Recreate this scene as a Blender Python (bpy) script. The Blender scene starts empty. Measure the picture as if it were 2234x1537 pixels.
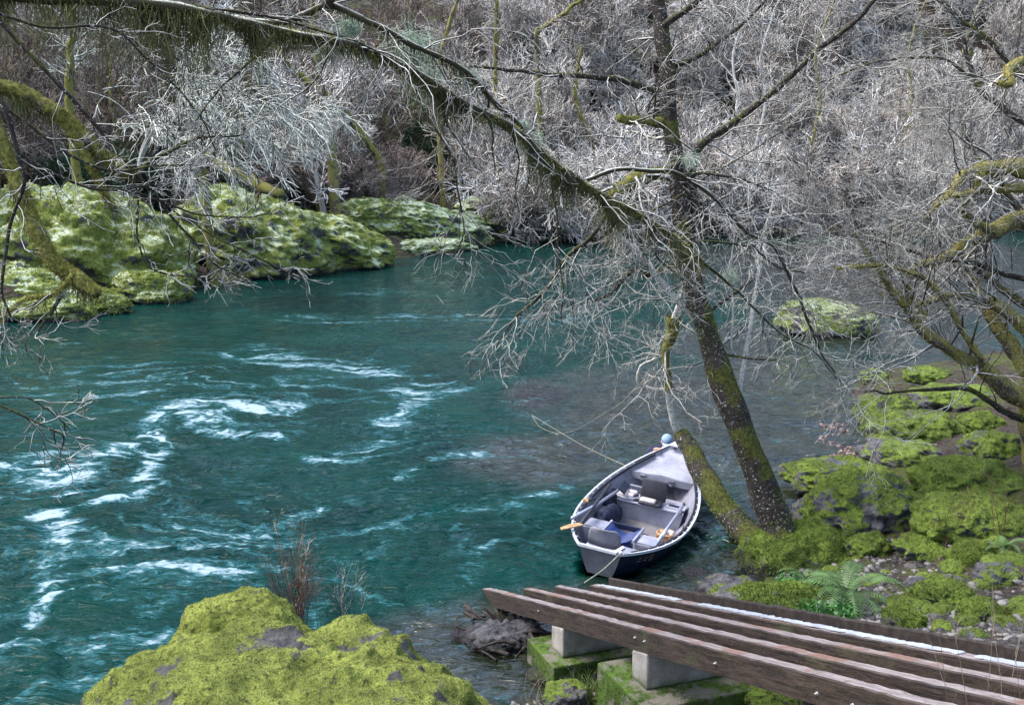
import bpy, math, random
import numpy as np
from mathutils import Vector, Matrix, Euler
C = bpy.context.scene.collection
PI = math.pi
HAZE = 0
# ------------------------------------------------------------------ camera numbers
FPX, CX, CY, PITCH, CAMH = 2345., 1117., 768.5, .165, 6.0
CAM = np.array([0, 0, CAMH])
def ray(px, py):
    c, s = math.cos(PITCH), math.sin(PITCH); a = (px-CX)/FPX; b = -(py-CY)/FPX
    return np.array([a, c+s*b, -s+c*b])
def W(px, py, z=0.):                      # point of the view ray at height z
    r = ray(px, py); return CAM + r*((z-CAMH)/r[2])
def D(px, py, y):                         # point of the view ray at distance y
    r = ray(px, py); return CAM + r*(y/r[1])
# ------------------------------------------------------------------ noise
def _h(ix, iy, iz, seed):
    n = (ix*374761393 + iy*668265263 + iz*2147483647 + seed*1274126177) & 0xffffffff
    n = ((n ^ (n >> 13))*1274126177) & 0xffffffff
    n = ((n ^ (n >> 16))*2246822519) & 0xffffffff
    return ((n ^ (n >> 15)) & 0xffffff)/8388607.5 - 1
def vn(P, seed=0):
    P = np.asarray(P, float); I = np.floor(P).astype(np.int64); f = P-I; f = f*f*f*(f*(f*6-15)+10)
    x, y, z = I[..., 0], I[..., 1], I[..., 2]; r = 0
    for a in (0, 1):
        for b in (0, 1):
            for c in (0, 1):
                w = (f[..., 0] if a else 1-f[..., 0])*(f[..., 1] if b else 1-f[..., 1])*(f[..., 2] if c else 1-f[..., 2])
                r = r + w*_h(x+a, y+b, z+c, seed)
    return r
def fbm(P, o=4, seed=0, g=.5, l=2.03):
    P = np.asarray(P, float); r = 0; a = 1; t = 0
    for i in range(o):
        r = r+a*vn(P*l**i + 17.3*i, seed+i); t += a; a *= g
    return r/t
def sst(a, b, x):
    t = np.clip((x-a)/(b-a), 0, 1); return t*t*(3-2*t)
# ------------------------------------------------------------------ mesh accumulation
class G:
    def __init__(s): s.v = []; s.q = []; s.t = []; s.n = 0
    def add(s, v, q=None, t=None):
        v = np.asarray(v, float).reshape(-1, 3)
        if q is not None and len(q): s.q.append(np.asarray(q, np.int64).reshape(-1, 4)+s.n)
        if t is not None and len(t): s.t.append(np.asarray(t, np.int64).reshape(-1, 3)+s.n)
        s.v.append(v); s.n += len(v); return s
    def box(s, c, size, R=None, taper=1.):
        hx, hy, hz = [k/2 for k in size]
        v = np.array([[x*hx*(taper if z > 0 else 1), y*hy*(taper if z > 0 else 1), z*hz] for z in (-1, 1) for y in (-1, 1) for x in (-1, 1)], float)
        if R is not None: v = v @ np.array(R).T
        return s.add(v+np.array(c), [[0, 2, 3, 1], [4, 5, 7, 6], [0, 1, 5, 4], [2, 6, 7, 3], [0, 4, 6, 2], [1, 3, 7, 5]])
    def tube(s, P, r, ns=8, cap=True):
        P = np.asarray(P, float); r = np.broadcast_to(np.asarray(r, float), (len(P),))
        s.tubes(P[None], r[None], ns)
        if cap:
            b = s.n-len(P)*ns
            for o in (b, b+(len(P)-1)*ns):
                ctr = s.v[-1][o-b:o-b+ns].mean(0) if False else (P[0] if o == b else P[-1])
                s.v.append(ctr[None]); k = s.n; s.n += 1
                if o == b: s.t.append(np.array([[k, o+(j+1) % ns, o+j] for j in range(ns)]))
                else: s.t.append(np.array([[k, o+j, o+(j+1) % ns] for j in range(ns)]))
        return s
    def tubes(s, P, r, ns=3):              # P (n,K,3), r (n,K)
        n, K, _ = P.shape
        T = np.gradient(P, axis=1); T /= np.linalg.norm(T, axis=2, keepdims=True)+1e-9
        m = T.mean(1); ref = np.where(np.abs(m[:, 2:3]) > .8*np.linalg.norm(m, axis=1, keepdims=True), np.array([[1., 0, 0]]), np.array([[0, 0, 1.]]))[:, None, :]
        A = np.cross(T, np.broadcast_to(ref, T.shape)); A /= np.linalg.norm(A, axis=2, keepdims=True)+1e-9
        B = np.cross(A, T)
        a = np.arange(ns)*2*PI/ns
        V = P[:, :, None, :] + r[:, :, None, None]*(A[:, :, None, :]*np.cos(a)[:, None]+B[:, :, None, :]*np.sin(a)[:, None])
        idx = np.arange(n*K*ns).reshape(n, K, ns)
        i0 = idx[:, :-1, :]; i1 = idx[:, 1:, :]
        q = np.stack([i0, i1, np.roll(i1, -1, 2), np.roll(i0, -1, 2)], -1)[..., ::-1]
        return s.add(V, q)
    def build(s, name, mat, parent=None, smooth=True, bevel=0, attrs=None, subdiv=0):
        me = bpy.data.meshes.new(name)
        V = np.concatenate(s.v) if s.v else np.zeros((0, 3))
        Q = np.concatenate(s.q) if s.q else np.zeros((0, 4), int); T = np.concatenate(s.t) if s.t else np.zeros((0, 3), int)
        me.vertices.add(len(V)); me.vertices.foreach_set('co', V.astype(np.float32).ravel())
        lo = np.concatenate([Q.ravel(), T.ravel()]); me.loops.add(len(lo)); me.loops.foreach_set('vertex_index', lo.astype(np.int32))
        st = np.concatenate([np.arange(len(Q))*4, len(Q)*4+np.arange(len(T))*3]); me.polygons.add(len(st)); me.polygons.foreach_set('loop_start', st.astype(np.int32))
        me.update(calc_edges=True); me.validate()
        me.polygons.foreach_set('use_smooth', np.full(len(me.polygons), bool(smooth)))
        for k, a in (attrs or {}).items():
            at = me.attributes.new(k, 'FLOAT', 'POINT'); at.data.foreach_set('value', np.asarray(a, np.float32).ravel())
        if mat: me.materials.append(mat)
        o = bpy.data.objects.new(name, me); C.objects.link(o)
        if parent: o.parent = parent
        if bevel:
            b = o.modifiers.new('bevel', 'BEVEL'); b.width = bevel; b.segments = 2; b.limit_method = 'ANGLE'
        if subdiv:
            b = o.modifiers.new('sub', 'SUBSURF'); b.levels = b.render_levels = subdiv
        return o
def tag(o, label=None, cat=None, group=None, kind=None):
    if label: o['label'] = label
    if cat: o['category'] = cat
    if group: o['group'] = group
    if kind: o['kind'] = kind
    return o
def thing(name, label, cat, loc=(0, 0, 0), rz=0, group=None):
    o = bpy.data.objects.new(name, None); C.objects.link(o); o.location = loc; o.rotation_euler = (0, 0, rz); o.empty_display_size = .2
    return tag(o, label, cat, group)
def dup(root, loc, rz=0, sc=1., label=None, group=None, tilt=(0, 0)):
    r = root.copy(); C.objects.link(r); r.location = loc; r.rotation_euler = (tilt[0], tilt[1], rz); r.scale = (sc,)*3
    if label: r['label'] = label
    if group: r['group'] = group
    for ch in list(root.children):
        c = ch.copy(); C.objects.link(c); c.parent = r
    return r
# ------------------------------------------------------------------ materials
class M_:
    def __init__(s, name, rough=.8, spec=.3):
        s.m = bpy.data.materials.new(name); s.m.use_nodes = True; s.nt = s.m.node_tree; s.n = s.nt.nodes; s.L = s.nt.links
        s.b = s.n['Principled BSDF']; s.b.inputs['Roughness'].default_value = rough; s.b.inputs['Specular IOR Level'].default_value = spec
        s.pos = s.n.new('ShaderNodeNewGeometry')
    def set(s, inp, v):
        i = s.b.inputs[inp]
        if hasattr(v, 'is_output'): s.L.new(v, i)
        elif isinstance(v, tuple): i.default_value = (*v, 1) if len(v) == 3 else v
        else: i.default_value = v
    def _in(s, sock, v):
        if hasattr(v, 'is_output'): s.L.new(v, sock)
        else: sock.default_value = ((*v, 1) if isinstance(v, tuple) and len(v) == 3 and sock.type == 'RGBA' else v)
    def coord(s, kind='pos', scale=(1, 1, 1), rot=(0, 0, 0)):
        if kind == 'pos': o = s.pos.outputs['Position']
        else: o = s.n.new('ShaderNodeTexCoord').outputs['Object']
        if scale != (1, 1, 1) or rot != (0, 0, 0):
            m = s.n.new('ShaderNodeMapping'); m.inputs['Scale'].default_value = scale; m.inputs['Rotation'].default_value = rot; s.L.new(o, m.inputs[0]); o = m.outputs[0]
        return o
    def noise(s, scale=5, detail=4, rough=.55, dist=0, co=None):
        n = s.n.new('ShaderNodeTexNoise'); n.inputs['Scale'].default_value = scale; n.inputs['Detail'].default_value = detail
        n.inputs['Roughness'].default_value = rough; n.inputs['Distortion'].default_value = dist
        s.L.new(co if co is not None else s.pos.outputs['Position'], n.inputs['Vector']); return n.outputs['Fac']
    def vor(s, scale=5, co=None, feat='F1', out='Distance'):
        n = s.n.new('ShaderNodeTexVoronoi'); n.inputs['Scale'].default_value = scale; n.feature = feat
        s.L.new(co if co is not None else s.pos.outputs['Position'], n.inputs['Vector']); return n.outputs[out]
    def rng(s, v, a, b, c=0., d=1., smooth=True):
        n = s.n.new('ShaderNodeMapRange'); n.interpolation_type = 'SMOOTHSTEP' if smooth else 'LINEAR'
        s.L.new(v, n.inputs[0])
        for k, x in zip((1, 2, 3, 4), (a, b, c, d)): n.inputs[k].default_value = x
        return n.outputs[0]
    def math(s, op, a, b=0.):
        n = s.n.new('ShaderNodeMath'); n.operation = op; s._in(n.inputs[0], a); s._in(n.inputs[1], b); return n.outputs[0]
    def mix(s, f, a, b):
        n = s.n.new('ShaderNodeMix'); n.data_type = 'RGBA'; s._in(n.inputs[0], f); s._in(n.inputs[6], a); s._in(n.inputs[7], b); return n.outputs[2]
    def attr(s, name):
        n = s.n.new('ShaderNodeAttribute'); n.attribute_name = name; return n.outputs['Fac']
    def nz(s):
        n = s.n.new('ShaderNodeSeparateXYZ'); s.L.new(s.pos.outputs['Normal'], n.inputs[0]); return n.outputs[2]
    def rnd(s):
        return s.n.new('ShaderNodeObjectInfo').outputs['Random']
    def bump(s, h, dist=.02, strength=1., prev=None):
        n = s.n.new('ShaderNodeBump'); n.inputs['Distance'].default_value = dist; n.inputs['Strength'].default_value = strength
        s.L.new(h, n.inputs['Height'])
        if prev is not None: s.L.new(prev, n.inputs['Normal'])
        s.L.new(n.outputs[0], s.b.inputs['Normal']); return n.outputs[0]
def scuffed(name, col, rough=.5, metal=.1):
    m = M_(name, rough, .4); c = m.mix(m.rng(m.noise(2.5, 6, .7), .35, .65), tuple(k*.72 for k in col), tuple(k*1.12 for k in col)); sc_ = m.noise(9, 5, .8, 2.)
    c = m.mix(m.rng(sc_, .6, .68, 0, .6), c, (.07, .065, .06)); m.set('Base Color', c); m.set('Metallic', metal); m.set('Roughness', m.rng(sc_, .3, .7, rough-.1, rough+.2)); m.bump(sc_, .002, .4); return m.m
def flat(name, col, rough=.6, metal=0, spec=.4, var=.25, sc=12):
    m = M_(name, rough, spec); n = m.noise(sc, 4)
    m.set('Base Color', m.mix(m.rng(n, .3, .7), tuple(c*(1-var) for c in col), tuple(min(1, c*(1+var)) for c in col))); m.set('Metallic', metal)
    m.bump(n, .003, .5); return m.m
MOSS = ((.32, .37, .08), (.16, .195, .04), (.05, .052, .018))
def moss_cols(m, cols=MOSS, s=1.):
    n1 = m.noise(2.2*s, 3); n2 = m.noise(17*s, 5, .65); n3 = m.noise(60*s, 3)
    c = m.mix(m.rng(n1, .35, .65), cols[1], cols[0]); c = m.mix(m.rng(n2, .48, .68), c, cols[2])
    return m.mix(m.rng(n3, .4, .75, 0, .55), c, cols[2]), n2, n3
def rock_mat(name, cols=MOSS, rock=((.05, .052, .06), (.13, .125, .13)), frost=0, wet=True, s=1.):
    m = M_(name, .9, .2)
    mc, n2, n3 = moss_cols(m, cols, s)
    if frost:
        nf = m.noise(1.1, 5, .6); fz = m.math('MULTIPLY', m.rng(nf, .5-.2*frost, .62), m.rng(m.nz(), .3, .75))
        mc = m.mix(m.math('MULTIPLY', fz, .85), mc, (.52, .6, .46))
    r1 = m.noise(6*s, 6, .65); rc = m.mix(m.rng(r1, .35, .65), rock[0], rock[1])
    a = m.attr('moss'); e = m.math('ADD', a, m.math('MULTIPLY', m.math('SUBTRACT', m.noise(7*s, 7, .75), .5), 1.6))
    f = m.rng(e, .34, .62)
    sx = m.n.new('ShaderNodeSeparateXYZ'); m.L.new(m.pos.outputs['Position'], sx.inputs[0])
    col = m.mix(f, rc, mc)
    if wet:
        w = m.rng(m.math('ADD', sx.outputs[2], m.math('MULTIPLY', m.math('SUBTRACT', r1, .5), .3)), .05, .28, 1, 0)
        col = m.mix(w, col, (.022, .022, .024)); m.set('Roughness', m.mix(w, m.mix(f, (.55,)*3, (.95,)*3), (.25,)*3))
    m.set('Base Color', col)
    h = m.math('ADD', m.math('MULTIPLY', n2, 1.), m.math('MULTIPLY', n3, .4)); m.bump(h, .06/s, .9)
    return m.m
mat = {}
mat['moss_near'] = rock_mat('moss_near', rock=((.04, .04, .036), (.11, .108, .1)))
mat['moss_right'] = rock_mat('moss_right', ((.17, .24, .04), (.085, .12, .022), (.026, .034, .010)))
mat['moss_far'] = rock_mat('moss_far', ((.34, .39, .1), (.17, .21, .045), (.05, .058, .018)), frost=.3, s=.5)
mat['moss_frost'] = rock_mat('moss_frost', ((.3, .36, .1), (.14, .2, .04), (.05, .07, .02)), frost=1.2, s=.5)
def tuft_mat(name, bright, mid, dark, s=1.):
    m = M_(name, .95, .1); c = m.mix(m.rng(m.noise(1.8*s, 4, .6), .36, .62), mid, bright); c = m.mix(m.rng(m.noise(7*s, 6, .75), .5, .64, 0, .85), c, dark)
    m.set('Base Color', m.mix(m.rng(m.noise(40*s, 2), .4, .8, 0, .5), c, dark)); return m.m
mat['tuft_near'] = tuft_mat('tuft_near', (.38, .43, .10), (.21, .24, .05), (.08, .075, .035))
mat['tuft_right'] = tuft_mat('tuft_right', (.2, .27, .05), (.1, .135, .026), (.035, .04, .014), 1.2)
def bark_mat(name, dark, pale, moss_amt, pale_amt=.5, mossc=((.11, .12, .03), (.045, .048, .014)), s=1.):
    m = M_(name, .85, .2); n1 = m.noise(14*s, 5, .6); v = m.noise(38*s, 4, .6)
    c = m.mix(m.rng(n1, .35, .7), dark, tuple(k*2.2 for k in dark))
    c = m.mix(m.rng(v, .62-.2*pale_amt, .7-.2*pale_amt), c, pale)
    big = m.noise(2.4*s, 4); f = m.rng(m.math('ADD', big, m.math('MULTIPLY', m.nz(), .16)), .66-.34*moss_amt, .76-.34*moss_amt)
    mc = m.mix(m.rng(m.noise(30*s, 3), .35, .65), mossc[1], mossc[0])
    m.set('Base Color', m.mix(f, c, mc)); m.bump(m.math('ADD', n1, v), .02/s, .8); return m.m
mat['alder_bark'] = bark_mat('alder_bark', (.022, .018, .015), (.42, .42, .38), .33, .13, ((.09, .095, .02), (.035, .038, .01)), s=.8)
mat['mossy_bark'] = bark_mat('mossy_bark', (.03, .024, .018), (.3, .3, .24), .92, .2, ((.23, .22, .055), (.095, .088, .024)))
mat['mossy_bark_dull'] = bark_mat('mossy_bark_dull', (.05, .04, .03), (.32, .3, .25), .78, .35, ((.3, .27, .09), (.13, .115, .04)))
mat['pale_bark'] = bark_mat('pale_bark', (.13, .12, .105), (.62, .61, .57), .12, .9, s=1.6)
def twig_mat(name, dark, pale, lo=-.1, hi=.7, amt=.85, sc=8):
    m = M_(name, .8, .25); n = m.noise(sc, 3)
    if name in ('twig_far', 'twig_brown'):
        q = m.rng(m.rnd(), .0, 1.); pale = m.mix(q, pale, tuple(k*c for k, c in zip(pale, (.78, .71, .65)))); dark = m.mix(q, dark, tuple(k*.7 for k in dark))
    f = m.math('MULTIPLY', m.rng(m.nz(), lo, hi), m.rng(n, .3, .6, amt*.4, amt)); m.set('Base Color', m.mix(f, dark, pale)); return m.m
mat['twig_dark'] = twig_mat('twig_dark', (.022, .018, .016), (.6, .6, .55), .0, .55, .95)
mat['twig_pale'] = twig_mat('twig_pale', (.05, .042, .036), (.6, .59, .53), -.1, .5, .95)
mat['twig_white'] = twig_mat('twig_white', (.13, .13, .11), (.66, .68, .6), -.4, .4, 1.)
mat['twig_far'] = twig_mat('twig_far', (.17, .155, .145), (.82, .81, .77), -.4, .5, 1., .7)
mat['twig_brown'] = twig_mat('twig_brown', (.08, .055, .045), (.46, .41, .37), -.3, .7, .9, .7)
mat['stem_red'] = twig_mat('stem_red', (.07, .03, .022), (.2, .11, .09), -.2, .8)
mat['dry_stalk'] = twig_mat('dry_stalk', (.16, .12, .08), (.45, .38, .28), -.2, .8)
mat['hang_moss'] = flat('hang_moss', (.115, .12, .05), .95, spec=.1, var=.6, sc=3)
mat['tuft_moss'] = flat('tuft_moss', (.24, .235, .06), .95, spec=.1, var=.6, sc=5)
mat['lichen'] = flat('lichen', (.38, .46, .36), .95, spec=.1, var=.2, sc=30)
mat['fern'] = flat('fern', (.06, .115, .03), .55, var=.5, sc=6)
mat['fern_far'] = flat('fern_far', (.03, .065, .03), .6, var=.5, sc=1.5)
mat['herb'] = flat('herb', (.05, .15, .03), .5, var=.45, sc=9)
mat['grass'] = flat('grass', (.16, .22, .06), .6, var=.5, sc=14)
def ground_mat(name, cols, pale, s=1.):
    m = M_(name, .95, .2); n = m.noise(1.2*s, 5, .65); n2 = m.noise(9*s, 6, .7); v = m.vor(13*s)
    c = m.mix(m.rng(n2, .35, .65), cols[0], cols[1]); c = m.mix(m.rng(n, .47, .6), c, cols[2])
    c = m.mix(m.math('MULTIPLY', m.rng(v, .05, .3, 1, 0), m.rng(m.noise(5*s, 3), .5, .65)), c, pale)
    m.set('Base Color', c); m.bump(m.math('ADD', n2, v), .05/s, .9); return m.m
mat['near_ground'] = ground_mat('near_ground', ((.018, .014, .012), (.06, .048, .038), (.05, .06, .015)), (.17, .16, .15))
mat['far_ground'] = ground_mat('far_ground', ((.016, .012, .01), (.055, .038, .03), (.05, .06, .02)), (.16, .15, .14), .25)
# ------------------------------------------------------------------ world, sun, camera
w = bpy.data.worlds.new('World'); bpy.context.scene.world = w; w.use_nodes = True
sky = w.node_tree.nodes.new('ShaderNodeTexSky'); sky.sky_type = 'NISHITA'; sky.sun_disc = False
SEL, SAZ = math.radians(58), math.radians(-88)      # azimuth measured from +Y towards +X
sky.sun_elevation = SEL; sky.sun_rotation = SAZ; sky.air_density = 1.; sky.dust_density = 3.; sky.ozone_density = 1.
w.node_tree.links.new(sky.outputs[0], w.node_tree.nodes['Background'].inputs[0]); w.node_tree.nodes['Background'].inputs[1].default_value = .15
sl = bpy.data.lights.new('sun', 'SUN'); sl.energy = 1.2; sl.angle = math.radians(25); sl.color = (1, .97, .92)
so = bpy.data.objects.new('sun', sl); C.objects.link(so)
sd = Vector((math.sin(SAZ)*math.cos(SEL), math.cos(SAZ)*math.cos(SEL), math.sin(SEL))); so.rotation_euler = sd.to_track_quat('Z', 'Y').to_euler()
cd = bpy.data.cameras.new('camera'); co = bpy.data.objects.new('camera', cd); C.objects.link(co); bpy.context.scene.camera = co
co.location = (0, 0, CAMH); co.rotation_euler = (PI/2-PITCH, 0, 0); cd.sensor_width = 36; cd.lens = 36*FPX/2234; cd.clip_end = 2000; cd.clip_start = .05
vs = bpy.context.scene.view_settings; vs.view_transform = 'Standard'; vs.look = 'None'; vs.exposure = EXPO = 1.68; vs.gamma = 1
bpy.context.scene.cycles.max_bounces = 6
# ------------------------------------------------------------------ ramp frame (needed by the ground)
RD = ray(268, 1079); RD /= np.linalg.norm(RD); RC = np.cross(RD, [0, 0, 1]); RC /= np.linalg.norm(RC); RN = np.cross(RC, RD); RN *= np.sign(RN[2])
RO = np.array([-.367, 14.588, .15])
def ramp(c, t, h=0.): return RO+RC*c-RD*t+RN*h      # t metres uphill
# ------------------------------------------------------------------ ground
def poly_sd(x, y, poly):
    P = np.array(poly); d = np.full(x.shape, 1e9); ins = np.zeros(x.shape, bool)
    for i in range(len(P)):
        a = P[i]; b = P[(i+1) % len(P)]; e = b-a; wx = x-a[0]; wy = y-a[1]
        t = np.clip((wx*e[0]+wy*e[1])/(e@e+1e-12), 0, 1); d = np.minimum(d, np.hypot(wx-e[0]*t, wy-e[1]*t))
        c = ((a[1] > y) != (b[1] > y)) & (x < (b[0]-a[0])*(y-a[1])/(b[1]-a[1]+1e-12)+a[0]); ins ^= c
    return np.where(ins, d, -d)
NEAR = [(-40, 6), (-12, 8), (-6, 8.6), (-4, 10.2), (-1.2, 11.3), (-.6, 12.9), (.2, 13.3), (1.3, 13.9), (2.3, 14.3), (3.5, 14.9), (4.1, 15.8), (5.1, 18.2), (5.9, 20.5), (7.2, 23.0), (8.6, 24.0), (9.0, 26.7), (9.4, 29.5), (10.4, 31.2), (12, 33), (16.7, 34.2), (24, 35), (40, 38), (70, 40), (70, -30), (-40, -30)]
def near_h(x, y):
    x = np.asarray(x, float); y = np.asarray(y, float)
    d = poly_sd(x, y, NEAR); c = (x-RO[0])*RC[0]+(y-RO[1])*RC[1]
    t = -((x-RO[0])*RD[0]+(y-RO[1])*RD[1])/(RD[0]**2+RD[1]**2)
    s = .17+.13*sst(.9, 2.2, c)
    h = np.where(d > 0, s*d, .35*d)
    h = h + 1.6*sst(6, 12, d)*(1-sst(1., 2.2, c))
    top = RO[2]+.2751*t*1.0
    cap = top-.5-.55*(1-sst(.7, 1.7, c))*sst(-3, 0, c+2); h = np.where((c > -2.2) & (c < 2.4) & (t > .5), np.minimum(h, cap), h)
    h = np.where(y < 14, np.minimum(h, 4.35), np.minimum(h, 5+.05*h))
    P = np.stack([x, y, 0*x], -1)
    return h + sst(-1, .8, d)*(.13*fbm(P*.9, 4, 3) + .05*fbm(P*4, 3, 9))
FAR = [(-90, 30), (-30, 35), (-19.9, 41.3), (-17.3, 43.9), (-16.2, 47), (-17.2, 52), (-14.5, 56.5), (-11.4, 64.1), (-9.2, 72.4), (-5, 78), (-2.4, 84.1), (-1, 90), (1.3, 94), (10, 99), (26.5, 106.9), (55.7, 117.6), (120, 135), (120, 420), (-150, 420), (-150, 30)]
def far_h(x, y):
    x = np.asarray(x, float); y = np.asarray(y, float)
    d = poly_sd(x, y, FAR); P = np.stack([x, y, 0*x], -1)
    L = 1-sst(-10, 14, x-.0*y)
    bank = (1.9*L+.8*(1-L))*sst(0, 9, d)
    h = bank + (.36+.25*(1-L))*np.clip(d-8, 0, None) + .12*np.clip(d-25, 0, 160)
    h = h - .35*(1-sst(1.5, 4, d))
    h = np.where(d > 0, h, .4*d-.35)
    h = h + 16*sst(35, 70, x)*sst(15, 50, d)
    h = np.where(h > 46, 46+(h-46)*.3, h)
    return h+sst(0, 5, d)*(.5*fbm(P*.25, 4, 5)+.25*fbm(P*1.1, 3, 8)+1.8*sst(8, 30, d)*fbm(P*.05, 3, 2))
def axis(segs):
    out = [segs[0][0]]
    for a, b, s in segs:
        n = max(1, int(round((b-a)/s))); out += list(a+(b-a)*(np.arange(n)+1)/n)
    return np.array(out)
def sheet(xs, ys, zf):
    X, Y = np.meshgrid(xs, ys); Z = zf(X, Y); V = np.stack([X, Y, Z], -1).reshape(-1, 3)
    i = np.arange(len(xs)*len(ys)).reshape(len(ys), len(xs)); Q = np.stack([i[:-1, :-1], i[:-1, 1:], i[1:, 1:], i[1:, :-1]], -1).reshape(-1, 4)
    return V, Q
V, Q = sheet(axis([(-40, -6, 1), (-6, 14, .1), (14, 26, .25), (26, 70, 1.5)]), axis([(-30, 5, 1), (5, 30, .12), (30, 44, .5)]), near_h)
tag(G().add(V, Q).build('ground', mat['near_ground']), kind='structure')
V, Q = sheet(axis([(-150, -45, 5), (-45, 0, .45), (0, 70, .7), (70, 120, 5)]), axis([(30, 75, .5), (75, 150, .7), (150, 420, 6)]), far_h)
tag(G().add(V, Q).build('hillside', mat['far_ground']), kind='structure')
# river bed far under the water so the side view has a floor
tag(G().add([[-150, 4, -2.5], [150, 4, -2.5], [150, 200, -2.5], [-150, 200, -2.5]], [[0, 1, 2, 3]]).build('riverbed', mat['near_ground']), kind='structure')
# ------------------------------------------------------------------ water
def water_h(X, Y):
    P = np.stack([X, Y, 0*X], -1)
    wp = np.stack([fbm(P*.22, 2, 31)+.25*fbm(P*.8, 2, 33), fbm(P*.22, 2, 41)+.25*fbm(P*.8, 2, 43), 0*X], -1)
    U = P+wp*3.2
    ca, sa = math.cos(.35), math.sin(.35)
    R = np.stack([U[..., 0]*ca-U[..., 1]*sa, U[..., 0]*sa+U[..., 1]*ca, 0*X], -1)
    h = (.07-.02*sst(2, -2, X))*fbm(R*[.5, 1.2, 1], 3, 50)+.05*(1-np.abs(fbm(R*[1.3, 2.7, 1], 2, 60))*2)+.02*(1-sst(18, 27, Y))*(.3+2.4*sst(0, 3, X))*fbm(R*[3.2, 6.4, 1], 1, 66)
    calm = (1+.1*sst(1, 6, X))*(1-.55*sst(17, 34, Y))
    z = h*calm*(1-.5*sst(30, 80, Y))
    bx, by = X-1.256, Y-15.274; lx = bx*math.cos(.377)-by*math.sin(.377); ly = bx*math.sin(.377)+by*math.cos(.377)   # hollow pressed into the river by the floating hull
    t = np.clip(ly/4.776, 0, 1); wg = np.where(t < .438, .320+.594*(1-((.438-t)/.438)**2), .914*(1-np.clip((t-.438)/.562, 0, 1)**2.312))
    return np.where((ly > .2) & (ly < 4.0) & (lx < wg*.765) & (lx > -wg*.64), -.45, z)
V, Q = sheet(axis([(-150, -30, 6), (-30, -9, .5), (-9, 9, .085), (9, 20, .25), (20, 80, 1.5), (80, 150, 6)]), axis([(4, 9, .5), (9, 27, .085), (27, 45, .2), (45, 130, .8), (130, 200, 8)]), water_h)
def blob(px, py, rx, ry, k=1.):
    c = W(px, py); ax = np.hypot(c[1], 6); return (c[0], c[1], rx*ax/FPX, ry*ax*ax/(FPX*CAMH)*.98, k)
foam = 0
PX = V
def path(pts, rx, ry, k):
    q = crm_(np.array([W(*p)[:2] for p in pts]), 5*len(pts)); ax = np.hypot(q[:, 1], 6)
    return [(x, y, rx*a/FPX, ry*a*a/(FPX*CAMH), k) for (x, y), a in zip(q, ax)]
def crm_(P, n):
    u = np.linspace(0, len(P)-1, n); return np.stack([np.interp(u, np.arange(len(P)), P[:, k]) for k in (0, 1)], 1)
def field(blobs, soft=1.):
    f = np.zeros(len(V))
    for x, y, a, b, k in blobs: f = np.maximum(f, k*np.exp(-(((V[:, 0]-x)/a)**2+((V[:, 1]-y)/b)**2)*soft))
    return f
foam = field(path([(640, 893), (520, 880), (400, 878), (345, 905), (335, 950), (345, 990), (315, 1040), (305, 1075), (220, 1085), (150, 1078)], 35.1, 17.55, 0.82) + path([(380, 890), (440, 920), (400, 935), (520, 950), (640, 950)], 32.4, 13.5, 0.69)
  + path([(-40, 1025), (70, 1010), (150, 1045), (200, 1000), (260, 985)], 62.1, 29.7, 0.77) + path([(-20, 1100), (80, 1115), (150, 1150), (130, 1180)], 44, 18, 1.) + path([(110, 1225), (100, 1260), (125, 1300), (80, 1350), (20, 1400)], 32.4, 29.7, 0.73)
  + path([(540, 772), (650, 788), (760, 800), (860, 820), (980, 850)], 62.1, 21.6, 0.58) + path([(850, 820), (920, 870), (850, 925), (830, 980), (700, 1010)], 59.4, 27, 0.58) + path([(870, 1045), (950, 1000), (1060, 985), (1150, 990)], 32.4, 12.15, 0.55)
  + path([(560, 1240), (750, 1180), (900, 1130), (1100, 1110), (1240, 1060)], 32.4, 12.15, 0.48) + path([(380, 1290), (480, 1230), (560, 1150), (760, 1100)], 37.8, 18.9, 0.47) + path([(200, 1420), (330, 1340), (420, 1260)], 35.1, 24.3, 0.47) + path([(640, 692), (800, 700), (1000, 690), (1250, 700)], 81, 12.15, 0.35) + path([(760, 640), (860, 640)], 40.5, 8.1, 0.39)
  + [blob(400, 1200, 560, 150, .42), blob(400, 840, 560, 80, .38), blob(330, 1420, 300, 100, .38), blob(1000, 1180, 260, 70, .3)])
shal_refl = field([blob(1500, 900, 330, 150), blob(1750, 850, 260, 130), blob(1230, 1000, 230, 70, .9), blob(1650, 760, 250, 60, .9), blob(1180, 860, 90, 40, 1.), blob(1950, 740, 280, 40, 1.), blob(2000, 640, 420, 60, 1.), blob(1900, 550, 500, 20, 1.), blob(2050, 610, 480, 60, 1.3), blob(1980, 570, 420, 40, 1.3)], .8)  # shallows, plus far-right blobs painting the hillside's brown reflection into the water colour
shal_refl = np.maximum(shal_refl, sst(-2.6, -.2, poly_sd(V[:, 0], V[:, 1], NEAR))*.9)
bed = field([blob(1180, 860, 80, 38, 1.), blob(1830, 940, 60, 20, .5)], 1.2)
shal_refl = sst(.25, .8, shal_refl+.18*fbm(V*[.5, .5, 1], 3, 77))
m = M_('river_water', .07, .4)
m.b.inputs['IOR'].default_value = 1.33
cw = m.coord('pos', (1, 2.6, 1), (0, 0, .3)); cw2 = m.coord('pos', (1, 1.9, 1), (0, 0, -.25))
def nvec(scale, detail, off):
    n = m.n.new('ShaderNodeTexNoise'); n.inputs['Scale'].default_value = scale; n.inputs['Detail'].default_value = detail
    mp_ = m.n.new('ShaderNodeMapping'); mp_.inputs['Location'].default_value = (off, off, 0); m.L.new(m.pos.outputs['Position'], mp_.inputs[0]); m.L.new(mp_.outputs[0], n.inputs['Vector']); return n.outputs['Color']
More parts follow.
